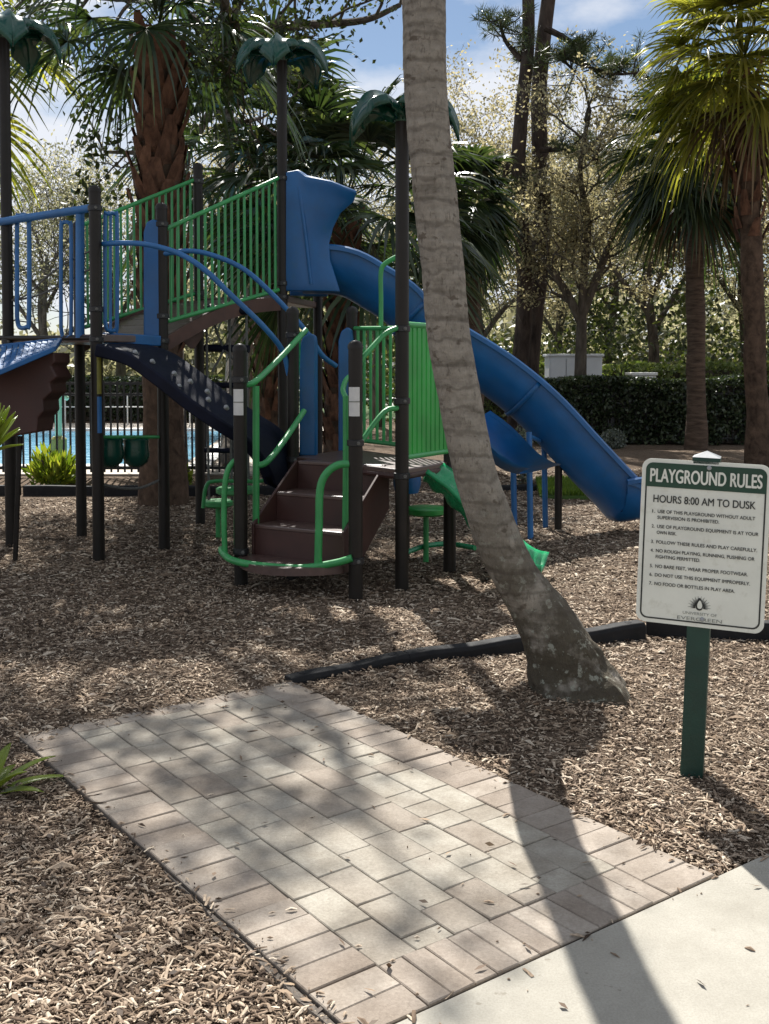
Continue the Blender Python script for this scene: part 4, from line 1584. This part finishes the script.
# stairs
E0 = V((-0.62, 7.75, 0))
rdir = V((0.86, -0.51, 0)).normalized()
odir = V((-0.51, -0.86, 0)).normalized()
WS = 0.76
stairs = MB()
offs = [0.05, 0.31, 0.56]
zt = [0.82, 0.62, 0.42]
zb = [0.62, 0.42, 0.22]
st_root = None
for o_, z1, z0 in zip(offs, zt, zb):
    mb = MB()
    p = E0 + odir * o_
    c = p + rdir * WS / 2
    mb.box((c.x, c.y, (z0 + z1) / 2 - 0.012), (WS - 0.05, 0.02, z1 - z0 - 0.02), math.atan2(rdir.y, rdir.x))
    if st_root is None:
        st_root = mb.build('stairs', M_brown, PS, False)
    else:
        mb.build('riser', M_brown, st_root, False)
for o_, z1, dp in ((0.05, 0.82, 0.12), (0.31, 0.62, 0.29), (0.56, 0.42, 0.27)):
    c = E0 + odir * (o_ - dp / 2 + 0.012) + rdir * WS / 2
    MB().box((c.x, c.y, z1 - 0.008), (WS - 0.045, dp, 0.03), math.atan2(rdir.y, rdir.x)).build('tread', M_deck, st_root, False, 0.008)
for s in (0, WS):
    p = E0 + rdir * s
    q = lambda o_, z: V((p.x + odir.x * o_, p.y + odir.y * o_, z))
    ol = [q(-0.0, 0.80), q(0.06, 0.83), q(0.58, 0.43), q(0.58, 0.2), q(0.40, 0.18), q(0.0, 0.52)]
    sh = -rdir * 0.02 if s else rdir * 0.0
    MB().prism([v_ + sh for v_ in ol], rdir * 0.02).build('side_panel', M_brown, st_root, False, 0.004)
# transfer platform with a curved front
front = []
L0 = E0 + odir * 0.56 + rdir * (-0.06)
L1 = E0 + odir * 0.56 + rdir * (WS + 0.02)
for i in range(13):
    s = i / 12
    p = L0.lerp(L1, s) + odir * (0.06 + 0.30 * math.sin(math.pi * s) ** 0.7) + rdir * 0.0
    front.append(V((p.x, p.y, 0.17)))
poly = [V((L0.x, L0.y, 0.17))] + front + [V((L1.x, L1.y, 0.17))]
MB().prism(poly, (0, 0, 0.05)).build('transfer_platform', M_deck, PS, False)
ringp = [V((-1.14, 7.36, 0.235)), A(223, 553, 7.22)] + [A(px, py, Y) for px, py, Y in ((232, 560, 7.0), (255, 565, 6.88), (300, 568, 6.8), (335, 563, 6.76), (352, 558, 6.74))]
MB().tube(ringp, 0.024, 10, 5).build('platform_hoop', M_green, PS)
MB().tube([A(225, 556, 7.2), A(224, 520, 7.2), A(225, 484, 7.2), A(230, 466, 7.2), A(241, 456, 7.2)], 0.02, 10, 4).build('grab_rail', M_green, PS)
MB().tube([A(318, 564, 6.8), A(319, 525, 6.8), A(320, 490, 6.8), A(326, 474, 6.8), A(338, 465, 6.8), A(352, 464, 6.79)], 0.026, 10, 4).build('grab_rail', M_green, PS)
MB().tube([A(256, 536, 7.3), A(256, 440, 7.3), A(256, 386, 7.3)], 0.024, 10, 3).build('handrail', M_green, PS)
MB().tube([A(244, 385, 7.22), A(256, 381, 7.3), A(280, 358, 7.7), A(306, 330, 8.05)], 0.022, 10, 4).build('handrail', M_green, PS)
MB().tube([A(256, 466, 7.3), A(268, 461, 7.35), A(286, 438, 7.7), A(304, 411, 8.02)], 0.022, 10, 4).build('handrail', M_green, PS)
MB().tube([A(345, 545, 6.95), A(346, 470, 6.95), A(346, 396, 6.95)], 0.022, 10, 3).build('handrail', M_green, PS)
MB().tube([A(360, 445, 6.82), A(364, 438, 6.85), A(384, 412, 6.98), A(399, 408, 7.05)], 0.018, 10, 4).build('handrail', M_green, PS)
MB().tube([A(360, 362, 6.82), A(366, 354, 6.85), A(385, 334, 6.98), A(400, 327, 7.05)], 0.018, 10, 4).build('handrail', M_green, PS)
# blue uprights at the deck entrance
for (x0, x1, y0, Y) in ((299, 316, 333, 8.25), (338, 352, 327, 8.75)):
    ol = [A(px, py, Y) for px, py in ((x0, 456), (x0, y0 + 14), (x0 + 3, y0 + 4), ((x0 + x1) / 2 + 2, y0), (x1 - 1, y0 + 3), (x1, y0 + 12), (x1, 456))]
    MB().prism(ol, (0.015, 0.05, 0)).build('blue_board', M_blue, PS, bevel=0.012)
MB().tube([A(297, 456, 8.2), A(297, 380, 8.2), A(299, 338, 8.2)], 0.016, 8).build('guard_pole', M_climb, PS)
MB().tube([A(346, 398, 7.0), A(343, 390, 7.1), A(346, 380, 7.2), A(352, 375, 7.3)], 0.018, 8, 4).build('handrail', M_green, PS)
# low deck guards
barrier(pj, pl, (0.9, 0.9), (1.83, 1.79), 13, M_green, 0.013, 0.018)
# close-set green slats between the front deck posts
mb = MB()
d = (pl - pk).normalized()
s_ = d.cross(V((0, 0, 1)))
p0, p1 = pk + d * 0.06, pl - d * 0.05
NN = 9
ang = math.atan2(d.y, d.x)
for i in range(NN):
    c = p0.lerp(p1, (i + 0.5) / NN)
    mb.box((c.x, c.y, 1.34), ((p1 - p0).length / NN * 0.80, 0.022, 0.88), ang)
mb.build('slatted_panel', M_greenp, PS, smooth=False, bevel=0.006)
MB().tube([V((p0.x, p0.y, 0.9)), V((p1.x, p1.y, 0.9))], 0.02, 10).build('panel_rail', M_green, PS)
MB().tube([V((p0.x, p0.y, 1.79)), V((p1.x, p1.y, 1.79))], 0.022, 10).build('panel_rail', M_green, PS)
MB().tube([A(381, 338, 8.6), A(381, 300, 8.6), A(381, 272, 8.6), A(386, 263, 8.6), A(400, 255, 8.6)], 0.02, 10, 4).build('grab_rail', M_green, PS)


# chutes
def chute(path, wv, wall, th, mat, name, parent, flare=0.0, k=6):
    """U section swept along path (centre line of the bed bottom)"""
    sm = catmull(path, k)
    rows = []
    wv = V(wv)
    hw = wv.length / 2
    side = wv.normalized()
    prof = []
    for a in np.linspace(-90, 90, 13):
        ar = R(a)
        prof.append((hw * math.sin(ar), wall * (1 - math.cos(ar)) if abs(a) < 88 else wall))
    rim = 0.035
    outer = [(x * 1.0, z) for x, z in prof]
    sec = [(-hw - rim, wall - 0.02), (-hw - rim, wall + 0.015), (-hw - rim * 0.4, wall + 0.03)] + [(x * 0.97, z + th) for x, z in outer[1:-1]] + [(hw + rim * 0.4, wall + 0.03), (hw + rim, wall + 0.015), (hw + rim, wall - 0.02)] + [(x, z) for x, z in reversed(outer)]
    for i, p in enumerate(sm):
        t = (sm[min(i + 1, len(sm) - 1)] - sm[max(i - 1, 0)]).normalized()
        up = side.cross(t).normalized()
        if up.z < 0:
            up = -up
        rows.append([p + side * x + up * z for x, z in sec])
    mb = MB()
    b, nq = mb.grid(rows, close_u=True)
    mb.f += [tuple(b + j for j in range(nq)), tuple(b + (len(rows) - 1) * nq + j for j in range(nq))]
    return mb.build(name, mat, parent), sm


SW = 0.62
cy = 9.75
bot = [(300, 291), (337, 293), (362, 306), (384, 320), (398, 335), (430, 360), (483, 393), (526, 428), (568, 473), (603, 510), (622, 527), (655, 533)]
yy = np.interp(np.linspace(0, 1, len(bot)), [0, 1], [9.62, 9.35])
pth3 = []
for (px, py), Y in zip(bot, yy):
    q = A(px, py, Y - 0.02)
    pth3.append(V((q.x, Y + SW / 2 + 0.02, q.z)))
pth3[-1].z = max(0.12, pth3[-1].z)
slide, sm = chute(pth3, (0.0, SW, 0), 0.40, 0.02, M_blue, 'slide', PS)
# seams of the chute sections
for k0 in (0.62, 0.36):
    i = int(k0 * (len(sm) - 1))
    t = (sm[i + 1] - sm[i - 1]).normalized()
    up = V((0, 1, 0)).cross(t)
    if up.z < 0:
        up = -up
    mb = MB()
    rows = []
    for dx in (-0.02, 0.02):
        rows.append([sm[i] + t * dx + V((0, 1, 0)) * (SW / 2 + 0.012) * math.sin(R(a)) + up * (0.40 * (1 - math.cos(R(a))) - 0.012) for a in np.linspace(-89, 89, 17)])
    mb.grid(rows)
    mb.build('seam_flange', M_blue, slide, solidify=0.012)
# flared entrance hood: near and far wings joined by a front band
TOPE = [(283, 173), (298, 171), (307, 178), (333, 184), (357, 195)]
RGT = [(357, 195), (354, 204), (341, 214), (333, 228), (329, 243), (330, 260), (340, 292)]


def along(pl, t):
    x = t * (len(pl) - 1)
    i = min(int(x), len(pl) - 2)
    k = x - i
    return pl[i][0] * (1 - k) + pl[i + 1][0] * k, pl[i][1] * (1 - k) + pl[i + 1][1] * k


def wing_grid(Yc, sgn, um=1.0):
    rows = []
    for iv in range(19):
        v_ = iv / 18
        row = []
        rx, ry = along(RGT, v_)
        for iu in range(13):
            u_ = iu / 12 * um
            lx, ly = 283.5, 173 + 118 * v_
            tx, ty = along(TOPE, u_)
            cx_ = (1 - u_) * 283.5 + u_ * 357
            cy_2 = (1 - u_) * 173 + u_ * 195
            k = (1 - v_) ** 2.5
            px = (1 - u_) * lx + u_ * rx + k * (tx - cx_)
            py = (1 - u_) * ly + u_ * ry + k * (ty - cy_2)
            p = A(px, py, 9.6)
            fl = 0.20 * u_ ** 1.6 * max(0, 1 - v_ * 1.7) ** 1.2 + 0.05 * math.sin(u_ * math.pi) * (0.4 + 0.6 * v_)
            row.append(V((p.x, Yc + sgn * fl, p.z)))
        rows.append(row)
    return rows


near_rows, far_rows = wing_grid(9.60, -1), wing_grid(10.24, 0.3, 0.72)
hood = MB()
hood.grid(near_rows)
hood = hood.build('slide_hood', M_blue, slide, solidify=0.04, bevel=0.01)
mb = MB()
mb.grid(far_rows)
mb.build('hood_wing', M_blue, slide, solidify=0.04, bevel=0.01)
mb = MB()
mb.grid([[p.lerp(q_, k / 6) + V((0, 0, 0.05 * math.sin(math.pi * k / 6) - 0.015)) for p, q_ in zip(near_rows[0], far_rows[0])] for k in range(7)])
mb.build('hood_top', M_blue, slide, solidify=0.03)
# raised rib down the hood
MB().tube([A(299, 186, 9.555), A(305, 230, 9.53), A(311, 284, 9.53)], 0.016, 8, 4).build('hood_rib', M_blue, slide)
q = XY(560, 9.7)
MB().tube([(q.x, 9.75, -0.05), (q.x, 9.75, A(0, 462, 9.7).z)], 0.035, 10).build('slide_leg', M_post, slide)

# second, lower blue slide behind the leaning trunk and its blue legs
s2 = [V((0.42, 8.35, 0.86)), V((0.75, 8.6, 0.78)), V((1.02, 8.95, 0.6)), V((1.16, 9.3, 0.48))]
sl2, _ = chute([A(452, 428, 8.6), A(480, 448, 8.7), A(505, 468, 8.85), A(522, 474, 9.0)], (0.30, 0.34, 0), 0.22, 0.018, M_blue, 'low_slide', PS)
for px, y0, y1, Y in ((513, 455, 508, 9.3), (529, 432, 536, 9.2), (544, 440, 518, 9.9)):
    p = A(px, y0, Y)
    MB().tube([(p.x, Y, p.z), (p.x + 0.02, Y, -0.04)], 0.026, 10).build('slide_leg', M_bluerail, PS)
MB().tube([A(529, 436, 9.2), A(544, 443, 9.9)], 0.02, 8).build('leg_brace', M_bluerail, PS)

# emerald wavy climber chute from the low deck down to the right
pw_ = [V((0.30, 7.36, 0.74)), V((0.46, 7.34, 0.62)), V((0.66, 7.30, 0.40)), V((0.86, 7.27, 0.20)), V((0.98, 7.27, 0.12)), V((1.09, 7.28, 0.09))]
sm = catmull(pw_, 8)
rows = []
for i, p in enumerate(sm):
    t = (sm[min(i + 1, len(sm) - 1)] - sm[max(i - 1, 0)]).normalized()
    side = V((0.25, 1, 0)).normalized()
    up = side.cross(t)
    if up.z < 0:
        up = -up
    wob = 0.022 * math.sin(i * 1.15)
    hw = 0.27
    rows.append([p + side * (x * hw) + up * (0.09 * abs(x) ** 3 + wob * (1 - abs(x)) + (0.02 * math.cos(x * 8))) for x in np.linspace(-1, 1, 13)])
mb = MB()
mb.grid(rows)
ec = mb.build('wavy_climber', M_climb, PS, solidify=0.03)
# stepping pods and a drum under and behind the deck
for px, py, Y, r in ((426, 507, 8.05, 0.16), (236, 487, 8.9, 0.17), (218, 500, 9.2, 0.13)):
    c = A(px, py, Y)
    o = MB().lathe(c, [(0.0, 0.0), (r * 0.9, 0.0), (r, -0.012), (r, -0.045), (r * 0.85, -0.06), (0.03, -0.07)], 20).build('step_pod', M_greenp if px > 300 else M_green, PS)
    MB().tube([(c.x, c.y, -0.05), (c.x, c.y, c.z - 0.03)], 0.022, 10).build('pod_pole', M_green, o)
c = A(268, 458, 8.5)
MB().lathe(c, [(0.0, -0.1), (0.08, -0.1), (0.12, -0.05), (0.125, 0.04), (0.1, 0.09), (0.0, 0.1)], 18, (0.9, 0.2, 0.1)).build('drum', M_green, PS)
MB().tube([A(203, 508, 8.7), A(206, 487, 8.7), A(216, 481, 8.7), A(262, 481, 8.6), A(272, 472, 8.6)], 0.016, 8, 4).build('seat_rail', M_green, PS)
MB().tube([A(405, 553, 7.9), A(425, 546, 8.1), A(450, 544, 8.2), A(475, 548, 8.0)], 0.02, 8, 4).build('ground_rail', M_climb, PS)
c = A(407, 480, 8.3)
MB().lathe(c, [(0.0, -0.1), (0.09, -0.1), (0.11, -0.03), (0.11, 0.05), (0.0, 0.08)], 14).build('drum', M_blue, PS)
MB().tube([(c.x, c.y, -0.03), (c.x, c.y, c.z)], 0.022, 8).build('drum_pole', M_post, PS)

# ------------------------------------------------------------------ rules sign
sb = G(691, 781)
SG = thing('rules_sign', 'white and green PLAYGROUND RULES sign on a dark green square post, leaning slightly', 'sign', (sb.x, sb.y, 0), None, (0, R(1.9), R(-20)))
HW, HH, ZC = 0.222, 0.300, 0.866
post = MB().box((0, 0.048, 0.54), (0.08, 0.08, 1.24)).build('post', M_signp, SG, False, 0.005)
mb = MB()
mb.box((0, 0.048, 1.166), (0.096, 0.096, 0.026))
mb.build('post_cap', M_signp, post, False, 0.004)
mb = MB()
zc_ = 1.1795
cq = [(-0.048, 0.0, zc_), (0.048, 0.0, zc_), (0.048, 0.096, zc_), (-0.048, 0.096, zc_)]
for i in range(4):
    mb.quad(cq[i], cq[(i + 1) % 4], (0, 0.048, zc_ + 0.022))
mb.build('cap_point', M_grip, post, False)


def rrect(hw, hh, r, n=8):
    out = []
    for cx_, cz_, a0 in ((hw - r, hh - r, 0), (-hw + r, hh - r, 90), (-hw + r, -hh + r, 180), (hw - r, -hh + r, 270)):
        for k in range(n + 1):
            a = R(a0 + 90 * k / n)
            out.append((cx_ + r * math.cos(a), cz_ + r * math.sin(a)))
    return out


def plate(ol, y, th):
    return MB().prism([V((x, y, ZC + z)) for x, z in ol], (0, th, 0))


panel = plate(rrect(HW, HH, 0.034), 0.0, 0.004).build('panel', M_signw, SG, False)
# black line: ring of quads
mb = MB()
o1_, i1_ = rrect(HW - 0.014, HH - 0.014, 0.026), rrect(HW - 0.0195, HH - 0.0195, 0.022)
rows = [[V((x, -0.0012, ZC + z)) for x, z in o1_], [V((x, -0.0012, ZC + z)) for x, z in i1_]]
mb.grid(rows, close_u=True)
mb.build('border_line', M_signk, panel, False)
# header
hz = HH - 0.102
ol = [p for p in rrect(HW - 0.0145, HH - 0.0145, 0.026) if p[1] > hz]
ol = ol + [(-(HW - 0.0145), hz), (HW - 0.0145, hz)]
MB().prism([V((x, -0.0022, ZC + z)) for x, z in ol], (0, 0.0006, 0)).build('header', M_signg, panel, False)
for px in (0.0,):
    for zz in (HH - 0.022, -HH + 0.03):
        MB().lathe((px + 0.012, -0.003, ZC + zz), [(0.0, 0.005), (0.006, 0.004), (0.0085, 0.0)], 10, (0, -1, 0)).build('bolt', M_grip, panel)


def text(body, x0, x1, zbase, cap, mat, y=-0.0032, bold=0.0, name='lettering'):
    cu = bpy.data.curves.new('lettering', 'FONT')
    cu.body = body
    cu.size = 1
    to = bpy.data.objects.new('lettering_curve', cu)
    COL.objects.link(to)
    bpy.context.view_layer.update()
    me = bpy.data.meshes.new_from_object(to.evaluated_get(bpy.context.evaluated_depsgraph_get()))
    bpy.data.objects.remove(to)
    co = np.empty(len(me.vertices) * 3, dtype=np.float32)
    me.vertices.foreach_get('co', co)
    co = co.reshape(-1, 3)
    mn, mx = co.min(0), co.max(0)
    X = x0 + (co[:, 0] - mn[0]) / (mx[0] - mn[0]) * (x1 - x0)
    capm = 0.73
    Z = zbase + (co[:, 1]) / capm * cap
    fs = [tuple(p.vertices) for p in me.polygons]
    bpy.data.meshes.remove(me)
    vs_, fo = [], []
    lay = [(0, 0)] if not bold else [(-bold, 0), (bold, 0), (0, bold * 0.8), (0, -bold * 0.8)]
    for li, (ox, oz) in enumerate(lay):
        bse = len(vs_)
        vs_ += [(float(x) + ox, y - 0.00012 * li, ZC + float(z) + oz) for x, z in zip(X, Z)]
        fo += [tuple(i + bse for i in f) for f in fs]
    me = bpy.data.meshes.new(name)
    me.from_pydata(vs_, [], fo)
    me.materials.append(mat)
    o = bpy.data.objects.new(name, me)
    COL.objects.link(o)
    o.parent = panel
    return o


text('PLAYGROUND RULES', -0.191, 0.192, HH - 0.083, 0.050, M_signw, -0.004, 0.0014)
text('HOURS 8:00 AM TO DUSK', -0.177, 0.174, HH - 0.158, 0.028, M_signk, -0.0022, 0.0005)
lines = [(0.197, '1.', 'USE OF THIS PLAYGROUND WITHOUT ADULT', 0.192), (0.219, '', 'SUPERVISION IS PROHIBITED.', 0.06),
         (0.252, '2.', 'USE OF PLAYGROUND EQUIPMENT IS AT YOUR', 0.207), (0.274, '', 'OWN RISK.', -0.10),
         (0.309, '3.', 'FOLLOW THESE RULES AND PLAY CAREFULLY.', 0.205),
         (0.341, '4.', 'NO ROUGH PLAYING, RUNNING, PUSHING OR', 0.197), (0.363, '', 'FIGHTING PERMITTED.', -0.005),
         (0.398, '5.', 'NO BARE FEET, WEAR PROPER FOOTWEAR.', 0.175), (0.430, '6.', 'DO NOT USE THIS EQUIPMENT IMPROPERLY.', 0.185),
         (0.462, '7.', 'NO FOOD OR BOTTLES IN PLAY AREA.', 0.13)]
for dz, num, body, xr in lines:
    z = HH - dz
    if num:
        text(num, -0.179, -0.169, z, 0.0125, M_signk, -0.0022, 0.00025)
    text(body, -0.160, xr * 0.91, z, 0.0125, M_signk, -0.0022, 0.00025)
# sunburst emblem with a flame-shaped leaf
mb = MB()
ec_ = V((0.0, -0.002, ZC + HH - 0.528))
for i in range(25):
    a = R(-8 + 196 * i / 24)
    l0, l1 = 0.014, 0.040 if i % 2 else 0.031
    d = V((math.cos(a), 0, math.sin(a) * 1.05))
    n_ = V((-d.z, 0, d.x)) * 0.0016
    mb.quad(ec_ + d * l0 - n_, ec_ + d * l1 - n_ * 0.2, ec_ + d * l1 + n_ * 0.2, ec_ + d * l0 + n_)
mb.build('emblem_rays', M_signk, panel, False)
ol = []
for i in range(20):
    a = 2 * math.pi * i / 20
    ol.append(ec_ + V((0.0125 * math.sin(a) * (1 - 0.35 * math.cos(a)), 0.0003, 0.012 + 0.023 * math.cos(a))))
MB().prism(ol, (0, -0.0006, 0)).build('emblem_dark', M_signk, panel, False)
ol = [ec_ + (V(p) - ec_) * 0.66 + V((0.0015, -0.0012, 0.003)) for p in ol]
MB().prism(ol, (0, -0.0004, 0)).build('emblem_flame', M_signw, panel, False)
text('UNIVERSITY OF', -0.056, 0.062, HH - 0.556, 0.0105, M_signi, -0.0022, 0.0)
text('EVERGREEN', -0.075, 0.080, HH - 0.577, 0.0130, M_signi, -0.0022, 0.0)

# ------------------------------------------------------------------ light
SUN_EL, SUN_AZ = R(48), R(-9.2)          # azimuth from +Y towards +X
sund = V((math.sin(SUN_AZ) * math.cos(SUN_EL), math.cos(SUN_AZ) * math.cos(SUN_EL), math.sin(SUN_EL)))
sl = bpy.data.lights.new('sun', 'SUN')
sl.energy = 5.0
sl.angle = R(0.53)
sl.color = (1.0, 0.965, 0.905)
so = bpy.data.objects.new('sun', sl)
so.rotation_euler = sund.to_track_quat('Z', 'Y').to_euler()
so.location = (0, 0, 30)
COL.objects.link(so)

w = bpy.data.worlds.new('World')
scene.world = w
w.use_nodes = True
nt = w.node_tree
bgn = nt.nodes['Background']
sky = nt.nodes.new('ShaderNodeTexSky')
sky.sky_type = 'NISHITA'
sky.sun_disc = False
sky.sun_elevation = SUN_EL
sky.sun_rotation = SUN_AZ
sky.air_density = 1.0
sky.dust_density = 0.3
sky.ozone_density = 2.0
tc = nt.nodes.new('ShaderNodeTexCoord')
mp = nt.nodes.new('ShaderNodeMapping')
mp.inputs['Scale'].default_value = (1, 1, 2.2)
mp.inputs['Location'].default_value = (0.35, 0.1, 0.2)
nt.links.new(tc.outputs['Generated'], mp.inputs['Vector'])
nz = nt.nodes.new('ShaderNodeTexNoise')
nz.inputs['Scale'].default_value = 3.2
nz.inputs['Detail'].default_value = 9
nz.inputs['Roughness'].default_value = 0.55
nt.links.new(mp.outputs[0], nz.inputs['Vector'])
cr = ramp(nt, nz.outputs['Fac'], [(0.41, (0, 0, 0)), (0.54, (0.95, 0.95, 0.95))])
colr = mixc(nt, cr, sky.outputs[0], (9.5, 9.8, 10.5))
nt.links.new(colr, bgn.inputs['Color'])
bgn.inputs['Strength'].default_value = 0.05

# ------------------------------------------------------------------ render settings
scene.render.engine = 'CYCLES'
cy_ = scene.cycles
cy_.use_denoising = True
cy_.max_bounces = 7
cy_.diffuse_bounces = 3
cy_.glossy_bounces = 3
cy_.transmission_bounces = 4
cy_.transparent_max_bounces = 6
cy_.sample_clamp_indirect = 6
cy_.caustics_reflective = False
cy_.caustics_refractive = False
vs = scene.view_settings
vs.view_transform = 'Standard'
vs.look = 'None'
vs.gamma = 1
vs.use_curve_mapping = False
vs.exposure = 0.88
